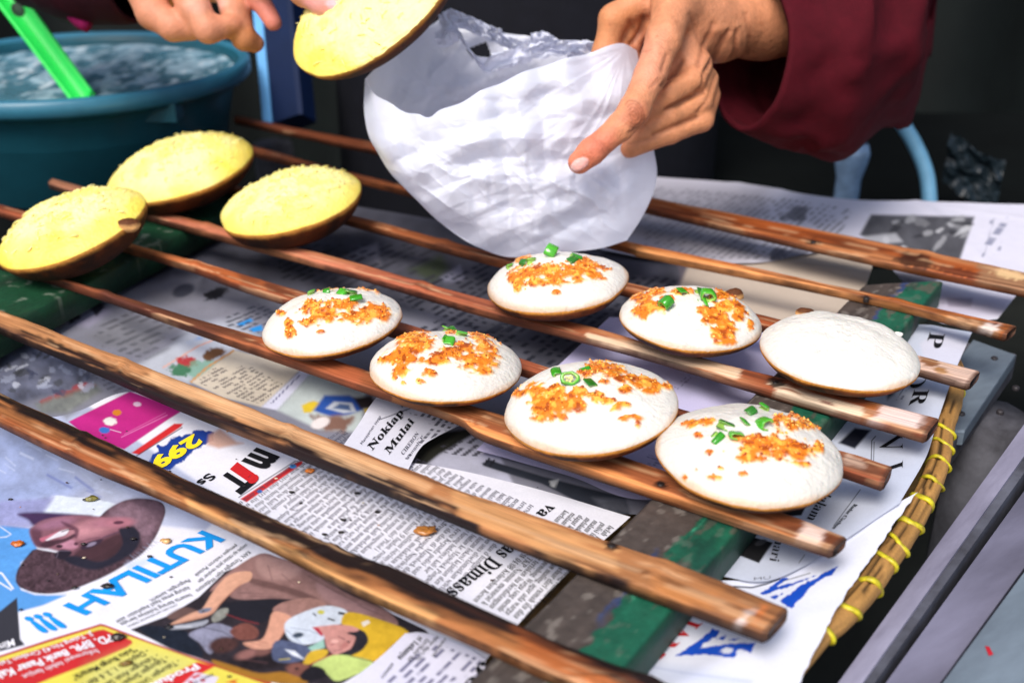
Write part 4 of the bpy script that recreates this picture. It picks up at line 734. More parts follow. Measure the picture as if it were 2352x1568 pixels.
p.poly(S_(285, 432, 350, 400, 420, 382, 510, 425, 430, 470, 380, 520, 335, 470), (134, 134, 154), 2, vary=.3, vs=10); p.line(S_(330, 395, 440, 420, 500, 455), 1.5, (40, 40, 50)); p.poly(S_(470, 415, 540, 380, 596, 412, 585, 450, 510, 455), (116, 70, 62), 3, vary=.3, vs=8); p.line(S_(450, 340, 520, 365, 600, 385), 3, (130, 46, 50), .7)
p.ell(*S_(440, 478), 34, 18, (70, 46, 44), -10, vary=.4, vs=8); p.ell(*S_(610, 545), 66, 24, (36, 30, 34), -8, vary=.5, vs=8); p.ell(*S_(548, 520), 26, 10, (142, 98, 92), -16, soft=.5); p.ell(*S_(620, 510), 18, 8, (120, 82, 76), -16, soft=.5); p.line(S_(540, 545, 640, 560), 2, (90, 60, 62), .8)
p.poly(S_(664, 315, 720, 284, 830, 268, 905, 300, 845, 345, 755, 364, 680, 338), (152, 114, 106), 2, vary=.2, vs=8); p.poly(S_(528, 470, 610, 455, 640, 400, 665, 330, 745, 352, 735, 390, 690, 455, 660, 492, 582, 497), (208, 152, 128), 2, vary=.1, vs=10); p.line(S_(700, 440, 740, 370), 2.5, (160, 100, 84), .6, 2)
for a in ((535, 475, 580, 490), (560, 468, 610, 480), (590, 460, 640, 470)): p.line(S_(*a), 1.4, (150, 92, 78), .8)
p.poly(S_(715, 385, 780, 340, 900, 303, 995, 328, 972, 382, 900, 402, 890, 455, 800, 478, 735, 452), (200, 208, 220), 2, vary=.14, vs=10); p.ell(*S_(775, 435), 13, 6, (60, 70, 84), -10); p.line(S_(842, 335, 856, 350), 3, (40, 42, 52)); p.ell(*S_(878, 332), 8, 5, (196, 190, 80)); p.line(S_(908, 360, 940, 370), 4, (60, 58, 56)); p.line(S_(955, 335, 985, 340), 6, (50, 54, 62)); p.line(S_(740, 400, 830, 415, 890, 440), 1.5, (140, 150, 170)); p.line(S_(720, 410, 790, 470), 1.5, (120, 130, 156))
p.poly(S_(676, 460, 800, 478, 840, 515, 765, 556, 665, 545), (80, 88, 116), 2, vary=.3, vs=8); p.poly(S_(715, 498, 760, 505, 806, 545, 750, 525), (216, 220, 230), 1.5); p.poly(S_(820, 490, 890, 455, 896, 490, 840, 510), (150, 190, 176), 2); p.line(S_(690, 545, 740, 540), 1.5, (220, 200, 60))
p.poly(S_(968, 378, 1000, 332, 1120, 358, 1270, 420, 1200, 480, 1120, 555, 1010, 525, 1088, 470, 1062, 415, 1000, 398), (208, 168, 46), 2, vary=.12, vs=20); p.poly(S_(798, 560, 832, 508, 905, 500, 895, 532, 822, 566), (204, 166, 50), 2); p.poly(S_(1058, 378, 1090, 366, 1098, 380, 1068, 398), (222, 214, 200), 1.5)
p.poly(S_(842, 402, 900, 392, 965, 388, 1035, 402, 1035, 445, 1000, 512, 945, 526, 905, 490, 888, 432), (194, 138, 130), 2, vary=.18, vs=9); p.poly(S_(995, 425, 1060, 412, 1088, 450, 1062, 502, 985, 534, 955, 522, 1020, 490, 1036, 446), (40, 38, 46), 2, vary=.3, vs=5); p.ell(*S_(1020, 411), 14, 5, (196, 138, 132)); p.poly(S_(838, 398, 866, 402, 888, 432, 880, 440), (170, 40, 60), 1.5); p.line(S_(920, 480, 945, 470), 2, (120, 60, 66)); p.line(S_(955, 440, 985, 455), 2, (110, 70, 70)); p.line(S_(935, 505, 975, 500), 2, (110, 70, 70), .8); p.ell(*S_(940, 462), 9, 5, (224, 170, 160)); p.ell(*S_(985, 480), 12, 6, (172, 112, 106), -40, soft=.5)
p.poly(S_(838, 572, 905, 530, 1000, 526, 1115, 562, 960, 640, 900, 604), (190, 208, 122), 2, vary=.12, vs=12); p.line(S_(830, 566, 930, 520), 2.5, (166, 50, 70)); p.line(S_(1010, 528, 1122, 556), 2, (60, 50, 40)); p.poly(S_(390, 545, 480, 570, 600, 605, 720, 600, 820, 650, 640, 645, 430, 580), (158, 110, 40), 3)
p.ell(*S_(785, 590), 32, 15, (124, 80, 70), 8, vary=.2, vs=8); p.poly(S_(790, 606, 840, 572, 892, 588, 896, 622, 830, 640, 790, 632), (30, 28, 34), 2); p.ell(*S_(770, 585), 5, 3, (60, 40, 40)); p.line(S_(755, 600, 785, 606), 1.5, (80, 46, 46))
p.curve = False
# soften the two printed photographs as coarse newsprint does
ny_, nx_ = Mn.n[1], Mn.n[0]; Cg = p.c.reshape(ny_, nx_, 3); Cb = Cg.copy()
for _ in range(1):
    Cb = (2*Cb+np.roll(Cb, 1, 0)+np.roll(Cb, -1, 0)+np.roll(Cb, 1, 1)+np.roll(Cb, -1, 1))/6
mk = (np.maximum(polydist(p.px, ph), polydist(p.px, K(0, 0, 1000, -100, 1560, 200, 1500, 500, 1000, 900, 500, 1000, 100, 900, -100, 500))) > 3).reshape(ny_, nx_, 1)
gr = (1+.22*(fbm(p.P*420, 3, 77)-.5)+.25*(fbm(p.P*90, 3, 78)-.5)).reshape(ny_, nx_, 1)
p.c = np.where(mk, Cb*gr, Cg).reshape(-1, 3)
p.noise(.05, 300, 4).noise(.05, 1200, 7); Mn.done()
# lettering of the front page
def lay(sh, L, name, m):                # running text is one part; every other line of lettering is a part of its own
    if name == 'body_text': V, F = joinflat(L); return tag(sh.put(V, F, name, m), kind='stuff')
    for V, F in L: sh.put(V, F, name, m)
lay(Mn, [tx(Mn, 'KUTILAH', K(1925, 398), K(596, 1112), K(2125, 478), .035)], 'headline', m_blue)
lay(Mn, [tx(Mn, '!!!', K(475, 1172), K(225, 1232), K(640, 1300), .05)], 'headline', m_blue)
lay(Mn, [tx(Mn, 'KAN. Tersangka Supri Widiantoro', K(2335, 600), K(1835, 970), K(2368, 622)), tx(Mn, 'beserta barang buktinya berupa', K(1790, 1000), K(1125, 1285), K(1818, 1026)),
         tx(Mn, 'senjata api rakitan jenis revolver dan', K(2310, 530), K(1855, 885), K(2340, 552)), tx(Mn, 'kalung emas hasil kejahatan saat', K(1770, 935), K(1085, 1262), K(1796, 962)),
         tx(Mn, 'petugas reskrim Polsek', K(2215, 530), K(1825, 830), K(2242, 552)), tx(Mn, 'Panguragan, kemarin.', K(1775, 865), K(1400, 1072), K(1800, 892)), tx(Mn, 'FOTO: DEDI HARYADI/RADAR CIREBON', K(1662, 1100), K(1195, 1308), K(1674, 1114))], 'caption', m_ink)
lay(Mn, [tx(Mn, 'Mini', K(132, 1418), K(-30, 1478), K(150, 1480), .02)], 'lettering', m_white)
lay(Mn, [tx(Mn, 'PD. BPR. Bank Pasar Kab', Z5(668, 1276), Z5(-40, 1512), Z5(700, 1310), .03), tx(Mn, 'Jl. Talang No.43 Cirebon Telp', Z5(556, 1270), Z5(-30, 1448), Z5(576, 1290), .01), tx(Mn, 'Informasi lebih lanjut', Z5(590, 1362), Z5(130, 1520), Z5(612, 1384), .0),
         tx(Mn, 'Produk', Z5(1190, 1452), Z5(900, 1580), Z5(1225, 1478), .03)], 'lettering', m_white)
lay(Mn, [tx(Mn, '"Suku Bunga Menarik"', Z5(812, 1352), Z5(430, 1540), Z5(842, 1372), .01), tx(Mn, '- Deposito 1, 3, 6 dan 12', Z5(890, 1362), Z5(470, 1592), Z5(918, 1386)), tx(Mn, '- Tabungan Anak Sekolah', Z5(950, 1390), Z5(560, 1610), Z5(978, 1412)),
         tx(Mn, '- Tabungan Simpan Pasar', Z5(1010, 1402), Z5(640, 1620), Z5(1038, 1426)), tx(Mn, '- Tabungan Umum', Z5(1080, 1424), Z5(800, 1590), Z5(1106, 1446)), tx(Mn, 'PAKET ARISAN', Z5(1290, 1508), Z5(1100, 1600), Z5(1302, 1520))], 'lettering', m_ink)
lay(Mn, [tx(Mn, '299', Z5(1180, 60), Z5(905, 225), Z5(1235, 108), .05)], 'price', m_yel)
lay(Mn, [tx(Mn, 'm', Z5(1575, 140), Z5(1480, 225), Z5(1755, 210), .05), tx(Mn, 'T', Z5(1420, 270), Z5(1330, 340), Z5(1545, 350), .05), tx(Mn, 'Ss', Z5(1270, 290), Z5(1190, 350), Z5(1320, 312), .02)], 'logo', m_ink)
lay(Mn, [tx(Mn, 'i', Z5(1455, 235), Z5(1408, 280), Z5(1580, 320), .07)], 'logo', m_red)
Z6 = lambda *a: Z('6', *a)
lay(Mn, [tx(Mn, 'va', Z6(1512, 478), Z6(1432, 536), Z6(1570, 512), .01, True), tx(Mn, 'was Dimass', Z6(1310, 680), Z6(884, 1010), Z6(1385, 728), .01, True)], 'headline', m_ink)
left = ['hangus.', 'diselamatkan setelah polisi tiba', 'lokasi kejadian dan memban', 'ke Mapolsek Panguragan b', 'barang buktinya.', 'Kepada polisi saat mer', 'dan di Mapolsek', 'tersangka Supriwidi', 'terdesak melakukan', 'persalinan istrinya', 'hamil 9 bulan.', 'dapat nemu dari "Pistol i', 'di tempat rongsokan', 'pertama kali melakukan.', 'karena butuh uang untuk', 'kaliman isri saya yang', 'milik 9 bulan. Kalau m', 'ngojek" upnya untuk', 'Suparman. Sa']
A0, B0, C0, S0 = (at(*q, Mn.z)[:2] for q in (Z6(1400, 478), Z6(815, 1100), Z6(1430, 496), Z6(1357, 461)))
LN = []
for i in range(31):
    t = sentence(26)+' '+(left[i] if i < len(left) else sentence(24)); t = sentence(52, t)
    V, F = glyphs(t[:52], -.014, True); L_ = B0-A0; sh_ = (S0-A0)*i
    LN.append((A0+sh_+V[:, :1]/V[:, 0].max()*L_*(1 if i % 7 != 4 else .82)+V[:, 1:]/.685*(C0-A0), F))
lay(Mn, LN, 'body_text', m_inkg)
right = ['loteng rumah. Ucu pun s', 'keluar dari rumah itu dan', 'maling, agar ada warga', 'menolong. Warga yang mende', 'teriakan itu berdatangan', 'TKP. Namun, menurut k', 'TW 04/08 Kelurahan Kesen']
A0, B0, C0, S0 = (at(*q, Mn.z)[:2] for q in (Z6(1880, 608), Z6(1345, 1190), Z6(1912, 628), Z6(1834, 592)))
LN = []
for i, t in enumerate(right):
    V, F = glyphs(sentence(25, 'belah ' if i == 0 else '')[:25]+' '+t, -.012, True); sh_ = (S0-A0)*i; LN.append((A0+sh_+V[:, :1]/V[:, 0].max()*(B0-A0)+V[:, 1:]/.685*(C0-A0), F))
lay(Mn, LN, 'body_text', m_ink)
# --- strip with the two line headline, curling up
Ns = Sheet('newspaper_strip', 'white newspaper strip with a large two line serif headline, between the second and third slats', 'newspaper', -.0275, zflat(-.0275, .001, 14, 9),
    (Z('n', 440, 120, 800, 220, 1130, 360), Z('n', 1130, 360, 830, 510, 735, 590, 650, 740), Z('n', 130, 570, 400, 660, 650, 740), Z('n', 440, 120, 300, 330, 130, 570)), (170, 130), (216, 216, 228))
p = Ns.p; p.greek(Z('n', 560, 160, 1090, 370, 800, 510, 700, 640, 640, 700, 620, 640, 800, 400, 600, 250), .0042, at(*Z('n', 720, 400), -.02)[:2]-at(*Z('n', 500, 640), -.02)[:2], (84, 84, 96), .9, 3); p.poly(Z('n', 400, 190, 520, 130, 760, 230, 640, 280), (120, 118, 128), 8, .5); p.line(Z('n', 420, 350, 480, 330, 720, 240), 2, (60, 60, 80)); p.noise(.05, 300, 3); Ns.done()
lay(Ns, [tx(Ns, 'Nokiap', Z('n', 368, 598), Z('n', 618, 300), Z('n', 328, 560), .01, True), tx(Ns, 'Mulai', Z('n', 500, 628), Z('n', 700, 372), Z('n', 462, 590), .01, True)], 'headline', m_ink)
lay(Ns, [tx(Ns, 'CIREBON', Z('n', 612, 634), Z('n', 738, 468), Z('n', 592, 614), 0, True), tx(Ns, 'tengah P', Z('n', 655, 660), Z('n', 775, 490), Z('n', 638, 645), -.01, True), tx(Ns, 'Manajemen sayap', Z('n', 290, 552), Z('n', 440, 330), Z('n', 272, 540), 0)], 'body_text', m_inkg)
# --- flap of another page at the very front
Fl = Sheet('newspaper_flap', 'folded white newspaper flap at the front edge, partly covering the printed news photo', 'newspaper', -.0265, zflat(-.0265, .0012, 14, 12),
    (Z6(640, 1262, 760, 1260, 1000, 1340, 1130, 1420), Z6(1130, 1420, 1120, 1500, 1090, 1640), Z6(240, 1600, 600, 1660, 1090, 1640), Z6(640, 1262, 480, 1410, 240, 1600)), (170, 120), (214, 212, 228))
p = Fl.p; p.greek(Z6(820, 1320, 1100, 1420, 1090, 1520, 700, 1600, 500, 1560, 640, 1440), .0036, -Vd[:2], (90, 88, 120), .85, 4); p.noise(.05, 300, 5); Fl.done()
lay(Fl, [tx(Fl, 'ri Lukanya', Z6(726, 1282), Z6(590, 1412), Z6(752, 1302), .01, True), tx(Fl, 'larikan ke', Z6(770, 1296), Z6(650, 1426), Z6(796, 1316), -.01, True), tx(Fl, 'ngan dari Pe', Z6(835, 1280), Z6(700, 1420), Z6(852, 1296), -.01, True), tx(Fl, 'mintanya', Z6(560, 1440), Z6(490, 1530), Z6(576, 1458), -.01, True), tx(Fl, 'rumah', Z6(880, 1290), Z6(800, 1400), Z6(896, 1306), -.01, True), tx(Fl, 'Jo', Z6(1118, 1440), Z6(985, 1590), Z6(1190, 1500), .01, True)], 'lettering', m_ink)
# --- lavender paper under the cakes
La = Sheet('lavender_paper', 'plain lavender sheet of paper under the front white cakes', 'paper', -.0290, zflat(-.0290, .0008, 9, 15),
    ([(1400, 728), (1700, 745), (2045, 905)], [(2045, 905), (2000, 960), (1924, 1015), (1800, 1090)], [(1094, 1034), (1300, 1090), (1488, 1147), (1800, 1090)], [(1400, 728), (1240, 880), (1150, 975), (1094, 1034)]), (240, 200), (204, 198, 232))
p = La.p; p.greek(Z('b', 990, 1230, 1110, 1290, 1040, 1330, 960, 1290), .003, U[:2], (120, 120, 170), .8, 2); p.greek(Z('b', 1100, 860, 1230, 780, 1240, 800, 1120, 890), .003, Vd[:2], (100, 100, 150), .6, 3); p.noise(.03, 200, 3); La.done()
# --- kraft paper behind
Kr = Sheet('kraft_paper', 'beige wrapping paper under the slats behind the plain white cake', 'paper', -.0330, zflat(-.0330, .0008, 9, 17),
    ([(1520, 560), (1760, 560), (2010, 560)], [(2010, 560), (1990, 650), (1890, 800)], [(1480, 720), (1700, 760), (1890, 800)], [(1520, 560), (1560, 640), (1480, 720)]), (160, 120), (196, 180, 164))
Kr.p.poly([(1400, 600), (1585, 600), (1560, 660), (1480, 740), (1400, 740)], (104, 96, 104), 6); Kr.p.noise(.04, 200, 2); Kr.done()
# --- the far sheet along the back edge
Ft = Sheet('newspaper', 'newspaper with a black and white photo along the far edge of the table', 'newspaper', -.0300, zflat(-.0300, .003, 6, 21),
    ([(1380, 396), (1500, 405), (1700, 421), (1900, 453), (2100, 463), (2440, 470)], [(2440, 470), (2420, 600), (2350, 660), (2291, 732)], [(1380, 575), (1480, 592), (1620, 602), (1759, 600), (1851, 583), (1990, 570), (2080, 650), (2160, 740), (2291, 732)], [(1380, 396), (1380, 480), (1380, 575)]), (340, 220), (218, 216, 230))
p = Ft.p; p.poly([(1380, 390), (1560, 400), (1760, 430), (1720, 610), (1380, 600)], (172, 168, 178), 40, .9)
dV = -Vd[:2]
p.greek([(1480, 425), (1800, 455), (1960, 480), (1900, 600), (1480, 590)], .006, dV, (120, 118, 128), .7, 2, 4); p.poly(Z('r', 745, 250, 800, 180, 900, 190, 870, 270), (96, 96, 102), 5, .8, wob=8); p.poly(Z('r', 690, 480, 710, 410, 770, 420, 740, 490), (110, 108, 118), 5, .8, wob=8); p.ell(*Z('r', 820, 450), 30, 14, (120, 118, 130), -20, al=.7, wob=.4)
p.poly(Z('r', 1195, 340, 1260, 225, 1850, 238, 1760, 500, 1500, 480, 1300, 400), (84, 84, 90), 4, vary=.3, vs=24)
for q in range(22):
    x, y = rnd.uniform(1280, 1800), rnd.uniform(250, 460); p.ell(*Z('r', x, y), rnd.uniform(8, 26), rnd.uniform(4, 9), rnd.choice([(160, 160, 164), (190, 190, 194), (50, 50, 56), (130, 130, 134)]), rnd.uniform(-50, 20), al=.8, wob=.4)
p.poly(Z('r', 1215, 350, 1400, 330, 1440, 380, 1260, 400), (200, 200, 206), 5, .7); p.greek(Z('r', 1940, 250, 2045, 240, 1990, 450, 1890, 470), .012, dV, (120, 124, 150), .8, 7); p.line(Z('r', 1900, 470, 1960, 250), 2, (150, 150, 170), .7)
p.poly(Z('r', 1690, 700, 1840, 700, 1830, 750, 1700, 750), (90, 84, 100), 4, .8); p.poly(Z('r', 1650, 660, 2080, 700, 1990, 800, 1650, 800), (188, 180, 204), 10, .6); p.poly(Z('r', 1215, 530, 1640, 570, 1640, 650, 1215, 660), (96, 92, 100), 8, .9, vary=.5, vs=20)
p.noise(.05, 120, 3); Ft.done()
# --- sheets on the right, inside the rim
def rise(xy): return .0075*smooth(RR-.045, RR-.008, np.hypot(xy[..., 0]-RC[0], xy[..., 1]-RC[1]))
R1 = Sheet('newspaper', 'newspaper with large black serif letters curving beside the yellow bound rim', 'newspaper', -.0285, zflat(-.0285, .0010, 12, 25, rise),
    ([(2040, 735), (2120, 765), (2228, 785)], [(2228, 785), (2184, 890), (2146, 1000), (2120, 1080), (2060, 1185)], [(1560, 1330), (1640, 1322), (1760, 1340), (1850, 1312), (1950, 1255), (2060, 1185)], [(2040, 735), (1850, 960), (1700, 1150), (1560, 1330)]), (240, 420), (196, 202, 218))
p = R1.p; Q = lambda *a: Z('q', *a)
p.poly(Z('g', 1460, 160, 1650, 20, 1940, 130, 1860, 330, 1500, 330), (206, 206, 220), 6); p.poly(Q(620, 745, 690, 640, 872, 690, 790, 812), (26, 26, 28), 1.5); p.ell(*Q(800, 690), 14, 6, (70, 70, 74), -20); p.poly(Q(880, 480, 1110, 390, 1040, 530, 920, 540), (30, 30, 34), 2)
p.poly(Z('g', 760, 1010, 900, 880, 1040, 900, 900, 1060), (30, 32, 44), 4); p.poly(Z('g', 1170, 560, 1250, 450, 1330, 440, 1230, 600, 1180, 640), (34, 34, 44), 6, .9); p.line(Z('g', 1040, 1180, 1045, 990, 1080, 950), 2, (40, 44, 54)); p.line(Z('g', 1060, 1180, 1066, 1000), 1.5, (40, 44, 54))
p.greek(Z('g', 1250, 640, 1330, 520, 1350, 560, 1290, 680), .003, dV, (110, 116, 140), .8, 3); p.line(Q(1388, 378, 1230, 592), 1.6, (40, 44, 52)); p.line(Q(1060, 762, 1024, 812), 1.5, (40, 44, 52)); p.line(Q(560, 925, 700, 945), 1.5, (60, 64, 80), .7); p.poly(Q(500, 890, 530, 860, 545, 862, 515, 895), (30, 84, 180), 1); p.noise(.05, 200, 3); R1.done()
lay(R1, [tx(R1, 'O', Z('g', 1395, 470), Z('g', 1345, 600), Z('g', 1520, 480), 0, True), tx(R1, 'R', Z('g', 1400, 615), Z('g', 1350, 750), Z('g', 1525, 640), 0, True), tx(R1, 'V', Z('g', 1110, 1000), Z('g', 1105, 1165), Z('g', 1300, 975), -.01, True), tx(R1, 'I', Z('g', 1130, 1270), Z('g', 1124, 1355), Z('g', 1300, 1240), -.01, True), tx(R1, 'P', Z('g', 1530, 140), Z('g', 1490, 270), Z('g', 1660, 165), 0, True)], 'headline', m_ink)
lay(R1, [tx(R1, 'h dalam', Q(1208, 330), Q(1070, 555), Q(1262, 352), -.01, True), tx(R1, 'hari', Q(890, 660), Q(850, 800), Q(945, 675), -.01, True), tx(R1, 'Radar Cirebon', Q(1345, 500), Q(1215, 640), Q(1366, 512), .0, True), tx(R1, '21', Q(562, 872), Q(548, 905), Q(588, 884), -.01), tx(R1, 'UM', Q(860, 925), Q(760, 925), Q(860, 905), -.02)], 'lettering', m_ink)
jag = lambda L: [q for (a, b) in zip(L[:-1], L[1:]) for q in [(a[0]+(b[0]-a[0])*t/9+rnd.uniform(-2.2, 2.2), a[1]+(b[1]-a[1])*t/9) for t in range(9)]]+[L[-1]]
R2 = Sheet('newspaper', 'white newspaper with torn edge and blue brush lettering at the front right', 'newspaper', -.0305, zflat(-.0305, .0012, 12, 29, rise),
    ([(1545, 1322), (1700, 1330), (1850, 1290), (2102, 1150)], jag([(2102, 1156), (2050, 1230), (2000, 1304), (1950, 1374), (1904, 1452), (1862, 1536), (1812, 1646)]), [(1370, 1650), (1600, 1650), (1790, 1640)], [(1545, 1322), (1440, 1530), (1370, 1650)]), (420, 360), (228, 230, 242))
p = R2.p; m_ = lambda *a: Z('m', *a)
for q in ((1370, 800, 1560, 665, 1625, 660, 1500, 740, 1700, 690, 1850, 640, 1640, 730, 1480, 780, 1400, 812), (1860, 660, 1960, 590, 2035, 563, 1990, 630, 1880, 680, 1770, 770, 1750, 810, 1700, 850, 1670, 880, 1640, 925, 1600, 910, 1540, 860, 1640, 790, 1720, 720), (1460, 825, 1560, 798, 1490, 842),
          (645, 1326, 830, 1210, 960, 1098, 1022, 1108, 1000, 1160, 890, 1220, 850, 1265, 1100, 1225, 1335, 1212, 1290, 1300, 1250, 1285, 1180, 1300, 1140, 1348, 900, 1315), (1000, 1185, 1080, 1150, 1050, 1192), (1105, 1192, 1190, 1178, 1150, 1202)):
    p.poly(m_(*q), (24, 78, 190), 1.5, vary=.1, wob=3)
p.ell(*m_(1085, 1282), 14, 7, (222, 226, 240), -10, wob=.4); p.ell(*m_(1200, 1290), 10, 5, (222, 226, 240), -10, wob=.4); p.line(m_(1560, 690, 1700, 650, 1800, 620), 2, (44, 48, 60), .8); p.line(m_(1140, 735, 1300, 745, 1420, 715, 1540, 668), 4, (56, 60, 74), .9)
p.poly(m_(250, 1400, 420, 1370, 900, 1450, 1300, 1540, 1200, 1600, 240, 1500), (206, 214, 236), 14, .6); p.line(m_(300, 1395, 700, 1470, 1300, 1550), 3, (160, 170, 206), .5, 3); p.noise(.03, 200, 4); R2.done()
lay(R2, [tx(R2, 'JAM', m_(735, 985), m_(340, 1318), m_(905, 1040), 0, True)], 'lettering', m_red)
# ------------------------------------------------------------------ organic bodies: smooth union of tapered limbs, meshed with surface nets
def sdf_mesh(prims, h):
    P = np.array([p for q in prims for p in (q[0], q[2])]); r = max(max(q[1], q[3]) for q in prims)+.012
    lo, hi = P.min(0)-r, P.max(0)+r; n = np.ceil((hi-lo)/h).astype(int)+1
    ax = [lo[i]+h*np.arange(n[i]) for i in range(3)]; D = np.full(n, .05, np.float32)
    for a, ra, b, rb, k in prims:
        a, b = np.asarray(a), np.asarray(b); m = max(ra, rb)+k+.008
        i0 = np.maximum(((np.minimum(a, b)-m-lo)/h).astype(int), 0); i1 = np.minimum(((np.maximum(a, b)+m-lo)/h).astype(int)+2, n)
        X = np.stack(np.meshgrid(*[ax[i][i0[i]:i1[i]] for i in range(3)], indexing='ij'), -1)-a; ba = b-a
        t = np.clip(X@ba/max(ba@ba, 1e-12), 0, 1); d = np.linalg.norm(X-t[..., None]*ba, axis=-1)-(ra+t*(rb-ra))
        s = (slice(i0[0], i1[0]), slice(i0[1], i1[1]), slice(i0[2], i1[2])); o = D[s]
        hh = np.clip(.5+.5*(o-d)/k, 0, 1); D[s] = o*(1-hh)+d*hh-k*hh*(1-hh)
    S = D < 0; c = np.zeros(np.array(n)-1, np.int8)
    for i in (0, 1):
        for j in (0, 1):
            for k in (0, 1): c += S[i:n[0]-1+i, j:n[1]-1+j, k:n[2]-1+k]
    act = np.argwhere((c > 0) & (c < 8)); idx = -np.ones(np.array(n)-1, np.int64); idx[tuple(act.T)] = np.arange(len(act))
    acc = np.zeros((len(act), 3)); cnt = np.zeros(len(act))
    cor = [np.array((i, j, k)) for i in (0, 1) for j in (0, 1) for k in (0, 1)]
    for a in cor:
        for dim in range(3):
            if a[dim] == 0:
                b = a.copy(); b[dim] = 1; va, vb = D[tuple((act+a).T)], D[tuple((act+b).T)]; m = (va < 0) != (vb < 0)
                t = np.where(m, va/np.where(m, va-vb, 1), 0); acc[m] += (a+(b-a)*t[:, None])[m]; cnt += m
    V = lo+h*(act+acc/np.maximum(cnt, 1)[:, None]); F = []
    for dim in range(3):
        e = [0, 0, 0]; e[dim] = 1; u, v = (dim+1) % 3, (dim+2) % 3
        A = S[tuple(slice(0, n[i]-e[i]) for i in range(3))]; Bq = S[tuple(slice(e[i], n[i]) for i in range(3))]
        p = np.argwhere(A != Bq); p = p[(p[:, u] > 0) & (p[:, v] > 0)]; p = p[(p[:, u] < n[u]-1) & (p[:, v] < n[v]-1)]
        du, dv = np.zeros(3, int), np.zeros(3, int); du[u] = 1; dv[v] = 1
        q = np.stack([idx[tuple((p-x).T)] for x in (0*du, du, du+dv, dv)], 1); fl = A[tuple(p.T)]
        q[~fl] = q[~fl][:, ::-1]; F.append(q)
    F = np.vstack(F); F = F[(F >= 0).all(1)]
    if np.sum(vnormals(V, F)*(V-V.mean(0))) < 0: F = F[:, ::-1]
    return V, F
def vnormals(V, F):
    n = np.cross(V[F[:, 2]]-V[F[:, 0]], V[F[:, 3]]-V[F[:, 1]]); N_ = np.zeros_like(V)
    for i in range(4): np.add.at(N_, F[:, i], n)
    return N_/(np.linalg.norm(N_, axis=1)[:, None]+1e-12)
def relax(V, F, it=3):
    for _ in range(it):
        A = np.zeros_like(V); k = np.zeros(len(V))
        for i in range(4):
            for j in ((i+1) % 4, (i+3) % 4): np.add.at(A, F[:, i], V[F[:, j]]); np.add.at(k, F[:, i], 1)
        V = V*.45+A/k[:, None]*.55
    return V
def seglen(px, pts):
    d = np.full(len(px), 1e9)
    for (ax, ay), (bx, by) in zip(pts[:-1], pts[1:]):
        ex, ey = bx-ax, by-ay; t = np.clip(((px[:, 0]-ax)*ex+(px[:, 1]-ay)*ey)/(ex*ex+ey*ey+1e-9), 0, 1)
        d = np.minimum(d, np.hypot(px[:, 0]-ax-t*ex, px[:, 1]-ay-t*ey))
    return d
def limb(chain, k=.004):                # (photo x, photo y, depth, radius in photo pixels)
    o = []
    for a, b in zip(chain[:-1], chain[1:]): o.append((dp(*a[:3]), a[3]*a[2]/FPX, dp(*b[:3]), b[3]*b[2]/FPX, k))
    return o
Hh = lambda x, y, d, r: (*Z('h', x, y), d, r*.2871)
person = thing('person', 'vendor in a black apron and maroon sleeves, holding the plastic bag and a yellow cake', 'person', (0.02, 1.32, -.8))
pr = limb([Hh(1330, 190, .835, 262), Hh(1700, 150, .86, 300), Hh(2300, 100, .92, 330), Hh(3000, -500, 1.05, 360)], .012)
pr += limb([Hh(1330, 230, .835, 255), Hh(1010, 240, .815, 190), Hh(1080, 560, .81, 165), Hh(1150, 820, .81, 130)], .012)      # palm
pr += limb([Hh(1250, 120, .815, 190), Hh(1000, 20, .795, 165), Hh(915, 300, .775, 142)], .010)                               # thumb metacarpal
pr += limb([Hh(915, 300, .775, 142), Hh(800, 610, .765, 126), Hh(672, 890, .757, 124), Hh(560, 1020, .757, 108), Hh(330, 1215, .758, 105), Hh(235, 1300, .760, 94)], .004)
pr += limb([Hh(960, -80, .815, 150), Hh(720, 20, .81, 120), Hh(505, 150, .808, 108), Hh(440, 420, .815, 98), Hh(520, 720, .82, 84)], .005)   # index, behind the bag
pr += limb([Hh(960, 60, .82, 150), Hh(690, 170, .822, 118), Hh(600, 420, .828, 105), Hh(640, 720, .83, 84)], .005)
pr += limb([Hh(1180, 520, .805, 120), Hh(1150, 640, .796, 96), Hh(940, 760, .787, 98), Hh(700, 950, .79, 84)], .0032)
pr += limb([Hh(1240, 640, .815, 110), Hh(1205, 815, .803, 92), Hh(950, 930, .795, 92), Hh(700, 1090, .795, 80)], .0030)
pr += limb([Hh(1260, 760, .82, 105), Hh(1215, 960, .808, 92), Hh(960, 1060, .80, 90), Hh(640, 1180, .795, 84)], .0030)
V, F = sdf_mesh(pr, .0011); V = relax(V, F, 4); Nn = vnormals(V, F); px = pj(V)
view = np.array((0, 0, CH))-V; fr = (np.sum(Nn*view, 1)/np.linalg.norm(view, axis=1)); fr = np.clip(fr*3, 0, 1)
h_ = lambda *a: Z('h', *a)
disp = np.zeros(len(V)); cre = np.zeros(len(V))
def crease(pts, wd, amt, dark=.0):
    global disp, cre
    d = seglen(px, pts); g = np.exp(-(d/wd)**2)*fr; disp = disp-1.5*amt*g; cre = np.maximum(cre, dark*g)
